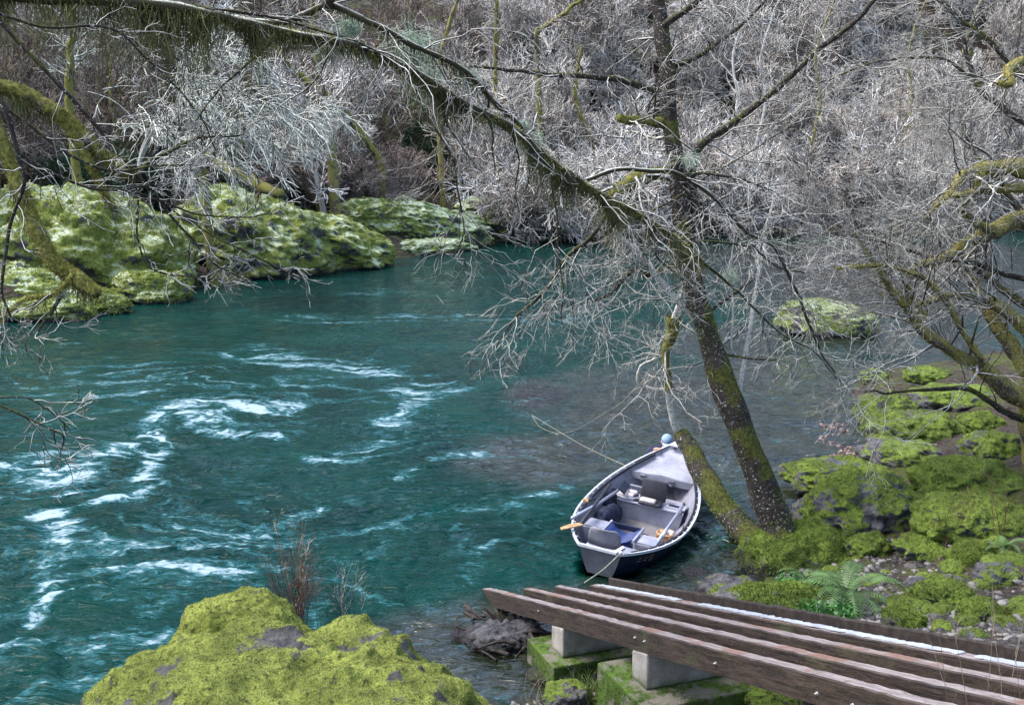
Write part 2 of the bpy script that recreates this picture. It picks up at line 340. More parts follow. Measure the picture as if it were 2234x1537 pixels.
def vmath(op, a, b):
    n = m.n.new('ShaderNodeVectorMath'); n.operation = op
    for k, x in ((0, a), (1, b)):
        if hasattr(x, 'is_output'): m.L.new(x, n.inputs[k])
        else: n.inputs[k].default_value = x
    return n.outputs[0]
warp = vmath('ADD', m.pos.outputs['Position'], vmath('MULTIPLY', vmath('SUBTRACT', nvec(.28, 3, 3.), (.5, .5, .5)), (7., 7., 0)))
cw3 = m.n.new('ShaderNodeMapping'); cw3.inputs['Scale'].default_value = (.55, 1.5, 1); cw3.inputs['Rotation'].default_value = (0, 0, .25); m.L.new(warp, cw3.inputs[0])
wisp = m.noise(.8, 7, .66, .3, cw3.outputs[0]); rdg = m.math('ABSOLUTE', m.math('SUBTRACT', m.noise(.55, 5, .6, 0, cw3.outputs[0]), .5)); rdg = m.rng(rdg, 0., .085, 1, 0)
fine = m.noise(5.5, 5, .65, .8, cw2)
fa = m.attr('foam')
fo = m.math('ADD', m.math('ADD', m.math('MULTIPLY', m.math('SUBTRACT', wisp, .5), 3.6), m.math('MULTIPLY', m.math('SUBTRACT', fine, .5), 2.2)), m.math('ADD', m.math('MULTIPLY', fa, .92), m.math('MULTIPLY', m.math('MULTIPLY', rdg, fa), .95)))
fo = m.rng(fo, .22, 1.5)
tealn = m.noise(.25, 4, .6)
teal = m.mix(m.rng(tealn, .3, .7), (.0002, .0165, .0135), (.0005, .031, .0245))
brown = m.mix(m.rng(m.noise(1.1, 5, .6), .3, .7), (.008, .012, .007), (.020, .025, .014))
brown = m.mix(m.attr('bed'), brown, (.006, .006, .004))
col = m.mix(m.attr('shallow_refl'), teal, brown)
mid = m.mix(m.rng(fo, 0, .6), col, (.019, .09, .10))
col = m.mix(m.rng(fo, .5, 1.25), mid, (.38, .48, .54))
m.set('Base Color', col); m.set('Roughness', m.rng(fo, 0, .8, .05, .4)); m.set('Specular IOR Level', m.rng(m.attr('shallow_refl'), 0, 1, .1, .75))
b1 = m.bump(m.noise(1.5, 3, .5, 1.2, cw), .17, .7)
b2 = m.bump(m.noise(5., 2, .5, .9, cw2), .03, .45, b1)
mat['water'] = m.m
tag(G().add(V, Q).build('river_water', mat['water'], attrs={'foam': foam, 'shallow_refl': shal_refl, 'bed': bed}), kind='structure')
# ------------------------------------------------------------------ rocks
def sphere_dirs(nu, nv):
    th = np.linspace(0, PI, nv)[:, None]; ph = np.arange(nu)[None]*2*PI/nu
    d = np.stack([np.sin(th)*np.cos(ph), np.sin(th)*np.sin(ph), np.cos(th)*np.ones_like(ph)], -1)
    i = np.arange(nu*nv).reshape(nv, nu); Q = np.stack([i[:-1], i[1:], np.roll(i[1:], -1, 1), np.roll(i[:-1], -1, 1)], -1).reshape(-1, 4)
    return d.reshape(-1, 3), Q
def rock(name, label, cat, c, rad, rz=0, seed=1, material='moss_right', moss=.6, amp=.18, fine=.03, nu=120, tilt=(0, 0), group=None, tufts=0, tuftmat='tuft_right', tl=.03, pw=2.3, parent=None, freq=1.6, pf=3.2):
    d, Q = sphere_dirs(nu, nu//2); rad = np.array(rad)
    k = (np.abs(d)**pw).sum(1)**(-1/pw); v = d*k[:, None]
    s = max(rad)
    vq = v*rad/s*1.25 if material in ('moss_right', 'moss_near') else v
    nn = fbm(vq*freq+seed*7.1, 4, seed); rid = 1-np.abs(fbm(vq*freq*1.4+seed*3.3, 4, seed+20))
    v = v*(1+amp*nn+amp*.7*(rid-.8))[:, None]*rad
    v = v + d*(fine*s*fbm(v*(2.6/s)*3+seed, 4, seed+5))[:, None]
    R = np.array(Euler((tilt[0], tilt[1], rz)).to_matrix()); v = v@R.T
    # normals (approx.)
    g = v.reshape(nu//2, nu, 3); du = np.roll(g, -1, 1)-np.roll(g, 1, 1); dv = np.gradient(g, axis=0); N = np.cross(dv, du).reshape(-1, 3); N /= np.linalg.norm(N, axis=1, keepdims=True)+1e-9
    N[0] = (0, 0, 1); N[-1] = (0, 0, -1)
    wp = v+np.array(c)
    ms = .5+.6*(N[:, 2]-.3)*1.+.8*fbm(wp*1.3, 3, seed+9)+1.0*fbm(wp*pf, 4, seed+12)+(moss-.6)*1.4
    ms = np.clip(ms, 0, 1)
    g_ = G().add(v, Q)
    o = g_.build(name, mat[material], parent=None, attrs={'moss': ms}); o.location = c
    tag(o, label, cat, group)
    if tufts and ((ms > .5) & (N[:, 2] > -.2) & ((wp[:, 2] > .02) | (c[2] < -5))).sum() > 20:
        rg = np.random.default_rng(seed); ok = np.where((ms > .5) & (N[:, 2] > -.2) & ((wp[:, 2] > .02) | (c[2] < -5)))[0]
        area = np.linalg.norm(np.cross(dv, du), axis=2).ravel()[ok]; ii = rg.choice(ok, tufts, p=area/area.sum())
        jit = rg.normal(size=(tufts, 3))*s*PI/nu; P = v[ii]+(jit-(jit*N[ii]).sum(1, keepdims=True)*N[ii])
        blades(P, N[ii]+rg.normal(size=(tufts, 3))*.55, rg.uniform(.4, 1.2, tufts)*tl, tl*.28, rg).build('moss', mat[tuftmat], o)
    return o
def blades(P, N, L, wd, rg):
    n = len(P); N = N/(np.linalg.norm(N, axis=1, keepdims=True)+1e-9)
    a = np.cross(N, rg.normal(size=(n, 3))); a /= np.linalg.norm(a, axis=1, keepdims=True)+1e-9
    L = np.broadcast_to(np.asarray(L, float), (n,))
    V = np.stack([P-a*wd/2-N*.003, P+a*wd/2-N*.003, P+N*L[:, None]], 1)
    return G().add(V, t=np.arange(n*3).reshape(-1, 3))
def hit(px, py, f=near_h):
    r = ray(px, py); t = np.linspace(4, 170, 6000); P = CAM+r*t[:, None]; h = np.maximum(f(P[:, 0], P[:, 1]), 0)
    k = np.argmax(P[:, 2] < h); return P[k]
# the two boulders at the bottom of the picture
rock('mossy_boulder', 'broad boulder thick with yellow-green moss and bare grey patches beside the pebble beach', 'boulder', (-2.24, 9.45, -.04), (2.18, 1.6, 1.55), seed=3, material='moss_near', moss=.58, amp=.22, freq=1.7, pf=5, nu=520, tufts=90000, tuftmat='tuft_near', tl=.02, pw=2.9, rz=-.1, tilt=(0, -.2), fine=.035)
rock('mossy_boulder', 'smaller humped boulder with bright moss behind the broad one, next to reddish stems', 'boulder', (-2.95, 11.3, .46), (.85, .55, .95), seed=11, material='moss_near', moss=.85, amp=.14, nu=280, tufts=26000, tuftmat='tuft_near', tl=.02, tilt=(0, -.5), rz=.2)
def rk(px, py, rx, ry, label, name='mossy_boulder', f=near_h, depth=1., z=None, lift=.15, **kw):
    P = hit(px, py+ry*.8, f) if z is None else W(px, py+ry*.8, z)
    ax = np.hypot(P[1], CAMH-P[2]); a = rx*ax/FPX; b = ry*ax/FPX
    kw.setdefault('seed', int(px*7+py) % 997); kw.setdefault('amp', .3); kw.setdefault('freq', 2.1); kw['moss'] = kw.get('moss', .6)+.0
    return rock(name, label, 'boulder' if a > .3 else 'rock', (P[0], P[1]+a*.5*depth, P[2]+b*lift), (a, a*depth*.95, b*1.0), **kw)
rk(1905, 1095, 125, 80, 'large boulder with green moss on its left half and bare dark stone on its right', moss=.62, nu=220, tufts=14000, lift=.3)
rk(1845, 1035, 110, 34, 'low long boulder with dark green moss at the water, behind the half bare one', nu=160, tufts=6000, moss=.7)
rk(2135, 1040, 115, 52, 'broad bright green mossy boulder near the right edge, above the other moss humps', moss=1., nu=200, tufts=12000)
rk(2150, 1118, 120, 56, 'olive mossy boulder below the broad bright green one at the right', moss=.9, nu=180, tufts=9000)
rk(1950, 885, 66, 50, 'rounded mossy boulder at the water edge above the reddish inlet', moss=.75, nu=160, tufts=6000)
rk(2010, 925, 100, 42, 'yellow-green mossy boulder just right of the reddish inlet', moss=.8, nu=160, tufts=6000)
rk(2132, 1198, 44, 36, 'small round dome of bright moss above the pebble path', moss=1.1, nu=120, tufts=5000, amp=.08)
rk(1905, 1185, 46, 32, 'small mossy rock at the foot of the large half bare boulder', moss=.8, tufts=3000)
rk(2030, 1190, 60, 26, 'flat mossy rock left of the small round moss dome', moss=.8, tufts=3000)
rk(2060, 1150, 50, 30, 'mossy rock behind the flat one and left of the olive boulder', moss=.9, tufts=3000)
rk(1775, 1110, 42, 52, 'dark wet bare rock at the waterline behind the leaning trunks', moss=.2, material='moss_right')
rk(1985, 985, 90, 30, 'grey and green streaked rock in the middle of the right bank', moss=.5)
rk(2185, 965, 70, 36, 'shaded mossy rock under the branches at the right edge', moss=.8, tufts=3000)
rk(2150, 915, 46, 30, 'mossy stone under the thick mossy limbs above the right bank', moss=.9, tufts=2500)
rk(2100, 860, 90, 26, 'flat pale green rock behind the right bank boulders', moss=.7)
rk(1915, 815, 34, 18, 'little mossy rock in the shallows at the tip of the right bank', moss=.9)
rk(2035, 812, 52, 18, 'low mossy rock in the shallows right of the little one', moss=.9)
rk(1600, 1288, 70, 30, 'dark wet rock with a thin moss skin between the boat slide and the tree roots', name='wet_rock', moss=.35, z=0)
rk(1520, 1250, 30, 10, 'small dark rock just breaking the water beside the wet one', name='wet_rock', moss=.1, z=-.05)
rk(1238, 1512, 50, 30, 'flat grey-green stone beside the grass tuft in front of the first footing', name='stone', moss=.35, material='moss_right', amp=.25)
rk(1195, 1472, 46, 20, 'dark mossy stone at the foot of the first concrete footing', name='stone', moss=.5, amp=.25)
rk(1268, 1478, 15, 9, 'small pale oval stone beside the first concrete footing', name='stone', moss=-.3, amp=.05)
rk(1010, 1385, 26, 12, 'small dark rock at the water beside the big mossy boulder', name='stone', moss=-.2, z=0)
rk(1735, 1520, 90, 34, 'mossy stone in the shade under the boat slide', name='stone', moss=.8)
rk(2075, 1290, 60, 34, 'mossy rock in the middle of the stony slope right of the fern', moss=.75, tufts=2500)
rk(2150, 1330, 50, 30, 'ragged mossy rock beyond the top of the boat slide', moss=.7, tufts=2500)
rk(2010, 1270, 26, 18, 'grey angular stone on the stony slope', name='stone', moss=0., amp=.3)
rk(2190, 1250, 50, 28, 'dark bare rock at the right edge of the stony slope', moss=.3)
rk(1400+580, 1345, 44, 30, 'tattered mossy lump low on the slope beside the slide', moss=.8, tufts=2500)
# scattered small mossy stones (things) and pebbles (stuff)
rg = np.random.default_rng(5)
pb = [rock('mossy_stone', 'small moss capped stone among the pebbles of the right bank', 'stone', (0, 0, -60), (.16, .13, .1), seed=40+i, moss=.8, nu=48, tufts=500, tl=.02, group='small mossy stones on the right bank') for i in range(4)]
used = set()
for i in range(55):
    px = rg.uniform(1790, 2240); py = rg.uniform(1150, 1400)
    if py > 1190+(px-1500)*.30+20 or py < 1150+(1900-px)*.5: continue
    P = hit(px, py); s = rg.uniform(.5, 1.6); b = i % 4
    if b not in used: used.add(b); o = pb[b]
    else: o = dup(pb[b], (0, 0, 0))
    o.location = (P[0], P[1], P[2]); o.rotation_euler = (0, 0, rg.uniform(0, 6)); o.scale = (s, s, s*.9)
def pebbles(name, label, n, fn, rmin, rmax, material, seed):
    rg = np.random.default_rng(seed); d, Q = sphere_dirs(8, 6); g = G(); k = 0
    for i in range(n*3):
        if k >= n: break
        P = fn(rg)
        if P is None: continue
        r = rmin*(rmax/rmin)**(rg.random()**2.2); R = np.array(Euler((rg.uniform(-.4, .4), rg.uniform(-.4, .4), rg.uniform(0, 6))).to_matrix())
        v = (d*(1+.18*rg.normal(size=(len(d), 1)).clip(-1, 1))*[r, r*.75, r*.5])@R.T+P; g.add(v, Q); k += 1
    return tag(g.build(name, material, smooth=True), label, 'pebbles', kind='stuff')
mp = M_('pebble', .7, .3); hv = mp.vor(7, out='Color'); sp = mp.n.new('ShaderNodeSeparateColor'); mp.L.new(hv, sp.inputs[0])
mp.set('Base Color', mp.mix(mp.rng(sp.outputs[0], .3, 1.), (.035, .033, .034), (.2, .19, .175))); mat['pebble'] = mp.m
def beach(rg):
    x = rg.uniform(-.9, 1.5); y = rg.uniform(9.2, 13.5)
    if poly_sd(np.array([x]), np.array([y]), NEAR)[0] < -.15: return None
    return np.array([x, y, float(near_h(x, y))])
pebbles('beach_pebbles', 'dark and pale pebbles on the small beach between the boulder and the slide', 1500, beach, .012, .07, mat['pebble'], 1)
def slope(rg):
    px = rg.uniform(1700, 2234); py = rg.uniform(1170, 1430)
    if rg.random() < .3+.5*abs((px-1400)-(py-1100)*2.2)/400: return None
    P = hit(px, py); return P
pebbles('slope_pebbles', 'grey pebbles and cobbles strewn down the right bank', 3600, slope, .018, .09, mat['pebble'], 2)
def inlet(rg):
    P = hit(rg.uniform(1790, 1960), rg.uniform(925, 1000)); return P+[0, 0, .0]
mat['red_stone'] = flat('red_stone', (.075, .045, .036), .35, spec=.6, var=.6, sc=7)
pebbles('reddish_stones', 'wet reddish cobbles in the little inlet of the right bank', 900, inlet, .03, .1, mat['red_stone'], 3)
# the boulder in the river
rock('river_boulder', 'long moss covered boulder alone in the river with frosted top', 'boulder', (11.9, 40.2, .45), (1.9, 1.0, .85), seed=8, material='moss_frost', moss=.9, nu=200, rz=-.25, tilt=(0, .14), tufts=8000, tuftmat='tuft_near', tl=.07)
# outcrops on the far left bank
def outc(px, py, z, rad, rz, label, seed, material='moss_far', moss=.98, tufts=0, tilt=(0, 0), nu=260, amp=.26):
    P = W(px, py, z); return rock('mossy_outcrop', label, 'rock outcrop', tuple(P), rad, rz, seed, material, moss, amp, .05, nu, tilt, tufts=tufts, tuftmat='tuft_near', tl=.12, freq=2.2)
outc(205, 560, 1.7, (4.6, 4.0, 3.2), .3, 'big mossy outcrop at the left edge of the far bank, nearest the camera', 21, tufts=24000, tilt=(.25, .1), nu=320)
outc(-20, 650, .3, (3.0, 2.2, 1.6), .1, 'dark mossy rock at the water at the very left edge of the far bank', 33, tufts=5000, moss=.6)
outc(100, 690, .1, (2.0, 1.3, .8), .1, 'low dark green rock at the water under the hanging limb tip', 35, tufts=3000, moss=.7)
outc(935, 548, .1, (4.5, 2.0, .9), .9, 'low frosted moss shelf at the waterline in front of the whitened point', 37, 'moss_frost', .9, tufts=3000)
outc(45, 655, .5, (3.2, 1.6, 1.2), .1, 'shaded moss ledge between the hanging limb and the water at the left edge', 38, tufts=4000, moss=.9)
outc(60, 520, 2.6, (3., 3.5, 2.6), .1, 'yellowish mossy rock behind the thick hanging limb at the far left', 22, tufts=6000)
outc(330, 640, .35, (1.8, 1.6, 1.1), .2, 'low mossy ledge at the water under the big outcrop', 23, tufts=6000)
outc(215, 672, .2, (1.3, 1., .7), .2, 'bright mossy knob at the water below the big outcrop', 27, tufts=4000, moss=1.)
outc(560, 535, 1.7, (4.6, 4.2, 2.9), .75, 'dark sided mossy outcrop right of the shaded gap in the far bank', 24, moss=.85, tufts=12000, tilt=(.3, .2))
outc(720, 545, 1.1, (4.4, 3.4, 2.1), .8, 'low sloping mossy outcrop running down to the river point', 25, moss=.95, tufts=10000, tilt=(.1, .25))
outc(800, 482, 2.3, (3.0, 2.6, 1.7), .6, 'rounded moss hump above the sloping outcrop', 29, moss=.9, tufts=5000)
outc(925, 512, 1.0, (6.0, 3.8, 2.5), .7, 'frost whitened mossy point between the two coves', 26, 'moss_frost', .8, tufts=8000, tilt=(0, .22))
outc(1130, 495, 1.2, (6.0, 3.4, 2.4), .5, 'farther frosted mossy outcrop behind the hanging twigs', 28, 'moss_frost', .8, tilt=(0, .15))
outc(1320, 478, 1.5, (8., 4.0, 3.0), .3, 'pale frosted moss slope left of the leaning alder trunk', 30, 'moss_frost', .85)
# ------------------------------------------------------------------ trees
def crm(P, n):
    P = np.asarray(P, float); k = len(P); Q = np.vstack([2*P[0]-P[1], P, 2*P[-1]-P[-2]])
    u = np.linspace(0, k-1-1e-6, n); i = u.astype(int); f = (u-i)[:, None]
    a, b, c, d = Q[i], Q[i+1], Q[i+2], Q[i+3]
    return .5*((2*b)+(c-a)*f+(2*a-5*b+4*c-d)*f**2+(3*b-a-3*c+d)*f**3)
def grow(rg, P, R, n, smin, smax, L, ang, wig, K, rr, bias=(0, 0, 0), rmin=.002, lfall=.5, cluster=False):
    N, K0, _ = P.shape; idx = np.repeat(np.arange(N), n); s = rg.uniform(smin, smax, len(idx)); f = s*(K0-1); i = np.minimum(f.astype(int), K0-2); f = (f-i)[:, None]
    base = P[idx, i]*(1-f)+P[idx, i+1]*f; rb = R[idx, i]*(1-f[:, 0])+R[idx, i+1]*f[:, 0]
    t = P[idx, i+1]-P[idx, i]; t /= np.linalg.norm(t, axis=1, keepdims=True)+1e-9
    p = rg.normal(size=t.shape); p -= (p*t).sum(1, keepdims=True)*t; p /= np.linalg.norm(p, axis=1, keepdims=True)+1e-9
    a = (ang*rg.uniform(.6, 1.3, len(idx)))[:, None]; d = t*np.cos(a)+p*np.sin(a)
    ln = (L*rg.uniform(.45, 1.25, len(idx))*(1-lfall*s))[:, None]; st = ln/(K-1)
    out = [base]; cur = base; bias = np.array(bias)
    for k in range(K-1):
        d = d+rg.normal(size=d.shape)*wig+bias/(K-1); d /= np.linalg.norm(d, axis=1, keepdims=True)+1e-9
        cur = cur+d*st; out.append(cur)
    r0 = np.maximum(rb*rr, rmin*1.6)[:, None]; tt = np.linspace(0, 1, K)[None]
    return np.stack(out, 1), np.maximum(r0*(1-.75*tt), rmin)
def limb(pts, radii, n=28, wob=.0, rg=None, seed=0):
    P = crm(pts, n); r = np.interp(np.linspace(0, 1, n), np.linspace(0, 1, len(radii)), radii)
    if wob: P = P+wob*np.stack([fbm(P*2.3+seed, 3, seed+k) for k in range(3)], 1)*np.linspace(.2, 1, n)[:, None]
    return P, r
def lumpy(P, r, ns=20, sub=5, amp=.14, seed=0):
    n = len(P)*sub; Pf = crm(P, n); rf = np.interp(np.linspace(0, 1, n), np.linspace(0, 1, len(r)), r)
    g = G(); g.tubes(Pf[None], rf[None], ns); v = g.v[0]; c = np.repeat(Pf, ns, 0); rr = np.repeat(rf, ns)[:, None]
    k = 1+amp*fbm(v*(.35/rr.mean()), 4, seed)[:, None]*1.6; g.v[0] = c+(v-c)*k
    tip = Pf[-1]+(Pf[-1]-Pf[-2])*.3; g.v.append(tip[None]); a = g.n-ns; g.t.append(np.array([[g.n, a+j, a+(j+1) % ns] for j in range(ns)])); g.n += 1
    return g
def hang(rg, P, R, n, lmin, lmax, wd=.006, K=5, smax=1., spread=.04):
    N = len(P); f = rg.uniform(0, smax*(N-1.001), n); i = f.astype(int); f = (f-i)[:, None]
    b = P[i]*(1-f)+P[i+1]*f; r = R[i][:, None]; b = b+rg.normal(size=b.shape)*r*.6; b[:, 2] -= r[:, 0]*.5
    cl = .16+.84*np.clip(.45+1.5*vn(b*[6.5, 6.5, 0.]+5, 9), 0, 1)**1.6
    L = (rg.uniform(lmin, lmax, n)*cl)[:, None]; d = np.tile([0., 0, -1], (n, 1))+rg.normal(size=(n, 3))*.18
    out = [b]; c = b
    for k in range(K-1):
        d = d*[.8, .8, 1]+rg.normal(size=(n, 3))*.26; c = c+d*L/(K-1); out.append(c)
    Pn = np.stack(out, 1); rr = np.broadcast_to(wd*np.linspace(1, .25, K)[None], (n, K))*rg.uniform(.5, 1.5, (n, 1))
    return G().tubes(Pn, rr, 3)
def fuzz(rg, P, R, n, L, wd, up=.3):
    N = len(P); f = rg.uniform(0, N-1.001, n); i = f.astype(int); f = (f-i)[:, None]
    b = P[i]*(1-f)+P[i+1]*f; r = (R[i][:, None]*(1-f)+R[i+1][:, None]*f); t = P[i+1]-P[i]; t /= np.linalg.norm(t, axis=1, keepdims=True)
    d = rg.normal(size=(n, 3)); d[:, 2] += up; d -= (d*t).sum(1, keepdims=True)*t; d /= np.linalg.norm(d, axis=1, keepdims=True)
    return blades(b+d*r*.92, d+rg.normal(size=(n, 3))*.5, rg.uniform(.4, 1.3, n)*L, wd, rg)
def lichen(rg, c, r, n, parent, name='lichen_tuft'):
    P = np.tile(c, (n, 1)); d = rg.normal(size=(n, 3)); d[:, 2] -= .9; P = P+rg.normal(size=(n, 3))*r*.3; d /= np.linalg.norm(d, axis=1, keepdims=True); out = [P]; cc = P
    for k in range(4):
        d = d+rg.normal(size=(n, 3))*.8-[0, 0, .2]; d /= np.linalg.norm(d, axis=1, keepdims=True); cc = cc+d*r*rg.uniform(.15, .42, (n, 1)); out.append(cc)
    return G().tubes(np.stack(out, 1), np.broadcast_to(np.array([[.003, .003, .0028, .002, .0012]]), (n, 5)), 3).build(name, mat['lichen'], parent)
def px_limb(pts, yy, wpx, **kw):
    """pts in photo pixels, distance(s) yy, full widths in photo pixels"""
    n = len(pts); yy = np.interp(np.linspace(0, 1, n), np.linspace(0, 1, len(yy)), yy)
    P = [D(p[0], p[1], y) for p, y in zip(pts, yy)]; w_ = np.interp(np.linspace(0, 1, n), np.linspace(0, 1, len(wpx)), wpx)
    return limb(P, [max(.0022, w*y/FPX/2) for w, y in zip(w_, yy)], **kw)
def twigs(rg, limbs, n1, L1, name, material, parent, n2=4, n3=3, ang=.9, bias=(0, 0, -.2), smin=.15, rmin=.0022, r1=.35, wig=.2, K=7, extra=None, L2=.45, L3=.4, n4=0):
    g = G(); 
    for (P, R), k in zip(limbs, n1 if hasattr(n1, '__len__') else [n1]*len(limbs)):
        a, ra = grow(rg, P[None], R[None], k, smin, 1, L1, ang, wig, K+2, r1, bias, rmin*1.6)
        b, rb = grow(rg, a, ra, n2, .15, .95, L1*L2, .8, wig, K, .6, bias, rmin*1.2)
        g.tubes(a, ra, 4); g.tubes(b, rb, 3)
        if n3:
            c, rc = grow(rg, b, rb, n3, .2, 1, L1*L2*L3, .8, wig, 5, .7, bias, rmin); g.tubes(c, rc, 3)
            if n4: d, rd = grow(rg, c, rc, n4, .2, 1, L1*L2*L3*.5, .8, wig, 4, .8, bias, rmin*.8); g.tubes(d, rd, 3)
    return g.build(name, mat[material], parent)

if HAZE:
    mh = bpy.data.materials.new('haze'); mh.use_nodes = True; nt = mh.node_tree; nt.nodes.remove(nt.nodes['Principled BSDF']); pv = nt.nodes.new('ShaderNodeVolumePrincipled')
    pv.inputs['Color'].default_value = (.93, .94, 1, 1); pv.inputs['Density'].default_value = HAZE; pv.inputs['Anisotropy'].default_value = .2; nt.links.new(pv.outputs[0], nt.nodes['Material Output'].inputs['Volume'])
    tag(G().box((-10, 190, 63), (340, 480, 134)).build('haze', mh, None, False), kind='stuff')
# ------------------------------------------------------------------ boat slide
mw = M_('weathered_timber', .5, .4); RCa = -math.atan2(RD[0], RD[1])
tcw = mw.coord('obj', (1, 1, 1), (0, 0, 0))
mpn = mw.n.new('ShaderNodeMapping'); mw.L.new(tcw, mpn.inputs[0]); mpn.inputs['Scale'].default_value = (14, 1.1, 14)
gr = mw.noise(2.2, 6, .7, .3, mpn.outputs[0]); pt = mw.noise(1.7, 5, .65); fi = mw.noise(22, 4, .6)
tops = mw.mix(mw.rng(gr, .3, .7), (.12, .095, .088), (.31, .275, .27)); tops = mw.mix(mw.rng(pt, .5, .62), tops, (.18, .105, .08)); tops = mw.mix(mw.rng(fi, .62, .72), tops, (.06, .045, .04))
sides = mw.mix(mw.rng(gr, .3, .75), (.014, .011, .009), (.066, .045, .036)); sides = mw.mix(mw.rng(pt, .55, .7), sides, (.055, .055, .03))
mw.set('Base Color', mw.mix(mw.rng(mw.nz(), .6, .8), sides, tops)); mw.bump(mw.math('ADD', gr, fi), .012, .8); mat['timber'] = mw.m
mat['timber_dark'] = flat('timber_dark', (.026, .019, .015), .8, var=.5, sc=14)
mc = M_('concrete', .85, .3); n = mc.noise(5, 6, .65); n2 = mc.noise(45, 4); cc = mc.mix(mc.rng(n, .3, .7), (.2, .185, .165), (.34, .32, .29)); cc = mc.mix(mc.rng(n2, .6, .72), cc, (.16, .15, .13))
sz = mc.n.new('ShaderNodeTexCoord'); sx_ = mc.n.new('ShaderNodeSeparateXYZ'); mc.L.new(sz.outputs['Object'], sx_.inputs[0])
stn = mc.rng(mc.math('ADD', sx_.outputs[2], mc.math('MULTIPLY', n, .2)), .05, .2, 1, 0); cc = mc.mix(stn, cc, (.05, .075, .015)); mc.set('Base Color', cc); mc.bump(mc.math('ADD', n, n2), .01, .6); mat['concrete'] = mc.m
mf = M_('mossy_concrete', .9, .2); n = mf.noise(4, 6, .65); m1, a_, b_ = moss_cols(mf, ((.09, .16, .025), (.05, .085, .014), (.02, .033, .007)))
mf.set('Base Color', mf.mix(mf.rng(mf.math('ADD', n, mf.math('MULTIPLY', mf.nz(), -.06)), .36, .5), (.17, .16, .13), m1)); mf.bump(mf.math('ADD', a_, b_), .03, .8); mat['mossy_concrete'] = mf.m
mat['steel'] = flat('steel', (.3, .29, .28), .4, .8)
mat['plastic_white'] = flat('plastic_white', (.38, .41, .46), .3, var=.15, sc=6)
# the slide is built in its own frame: x = across, y = uphill, z = up from the deck plane
SM = Matrix((( RC[0], -RD[0], RN[0], RO[0]), (RC[1], -RD[1], RN[1], RO[1]), (RC[2], -RD[2], RN[2], RO[2]), (0, 0, 0, 1)))
slide = thing('boat_slide', 'long slide of weathered timber rails sloping down into the river below the boat', 'boat slide'); slide.matrix_world = SM
rgS = np.random.default_rng(3)
def rail(c, t0, t1, wd, ht, top, name='rail', m='timber', brk=(), bev=.012):
    ys = np.arange(t0, t1+.01, .12); n = len(ys); g = G(); P = []
    for k, y in enumerate(ys):
        j = rgS.normal(size=4)*.0035; w1 = wd/2+j[0]; w2 = wd/2+j[1]; tz = top+j[2]*.8
        e = .05*(k == 0)
        P += [(c-w1+.01, y, tz-.002), (c-w1, y, tz-.014), (c-w1, y, top-ht), (c+w2, y, top-ht), (c+w2, y, tz-.014), (c+w2-.01, y, tz-.002)]
    P = np.array(P); P[:6, 1] += rgS.normal(size=6)*.03
    i = np.arange(n*6).reshape(n, 6); q = np.stack([i[:-1], np.roll(i[:-1], -1, 1), np.roll(i[1:], -1, 1), i[1:]], -1).reshape(-1, 4)
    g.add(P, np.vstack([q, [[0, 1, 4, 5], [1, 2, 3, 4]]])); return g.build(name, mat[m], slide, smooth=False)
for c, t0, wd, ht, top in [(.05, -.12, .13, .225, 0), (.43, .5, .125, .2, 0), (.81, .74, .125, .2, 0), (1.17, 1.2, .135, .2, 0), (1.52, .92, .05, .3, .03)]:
    r = rail(c, t0, 14.5, wd, ht, top)
    if wd == .05: r['label'] = 'narrow dark edge board standing above the rails'; r.data.materials[0] = mat['timber_dark']
rail(.235, .55, 14, .17, .05, -.12, 'plank', 'timber_dark')
for k, t in enumerate((.45, 2.72, 4.95, 7.6, 9.9, 12.2)):
    G().box((.78, t, -.262), (1.5, .1, .1)).build('cross_joist', mat['timber_dark'], slide, False, .006)
for a, b in [(1.35, 3.6), (4.05, 8.1), (8.2, 9.2)]:
    y = np.arange(a, b, .05); g = G(); n = len(y); e = rgS.normal(size=(n, 2))*.009; v = []
    for k in range(n): v += [(1.135+e[k, 0], y[k], .004), (1.135+e[k, 0], y[k], .012), (1.22+e[k, 1], y[k], .012), (1.22+e[k, 1], y[k], .004)]
    i = np.arange(4*n).reshape(n, 4); q = np.stack([i[:-1], np.roll(i[:-1], -1, 1), np.roll(i[1:], -1, 1), i[1:]], -1).reshape(-1, 4)
    g.add(v, np.vstack([q, [[0, 1, 2, 3], [4*n-1, 4*n-2, 4*n-3, 4*n-4]]])).build('slide_strip', mat['plastic_white'], slide, False)
for t, h in [(4.79, -.1), (5.0, -.11), (6.36, -.13), (7.83, -.14), (8.25, -.15), (2.1, -.1)]:
    G().tube([(-.015, t, h), (-.035, t, h)], .012, 8).tube([(-.012, t, h), (-.02, t, h)], .02, 10).build('bolt', mat['steel'], slide)
ti = SM.inverted()
def s_local(p): return np.array(ti @ Vector(p))
RCh = RC; DH = np.array([RD[0], RD[1], 0]); DH /= np.linalg.norm(DH)
def wp(c, t, z): return RO*[1, 1, 0]+RCh*c-DH*t+np.array([0, 0, z])
RZ = math.atan2(RC[1], RC[0])
def beam(name, p0, p1, a, b, m='timber_dark', par=slide):
    p0 = s_local(p0); p1 = s_local(p1); z = (p1-p0); L = np.linalg.norm(z); z /= L; x = np.cross([0, 1, 0.01], z); x /= np.linalg.norm(x); y = np.cross(z, x)
    G().box((p0+p1)/2, (a, b, L), np.stack([x, y, z], 1)).build(name, mat[m], par, False, .006)
beam('post', wp(.1, .15, -.6), wp(.1, .12, -.08), .12, .12); beam('post', wp(1.2, 1.3, -.6), wp(1.2, 1.3, .2), .12, .12)
beam('brace', wp(.02, .05, .0), wp(.02, .75, -.5), .05, .14); beam('brace', wp(.2, .3, -.12), wp(1.2, .35, -.1), .05, .14)
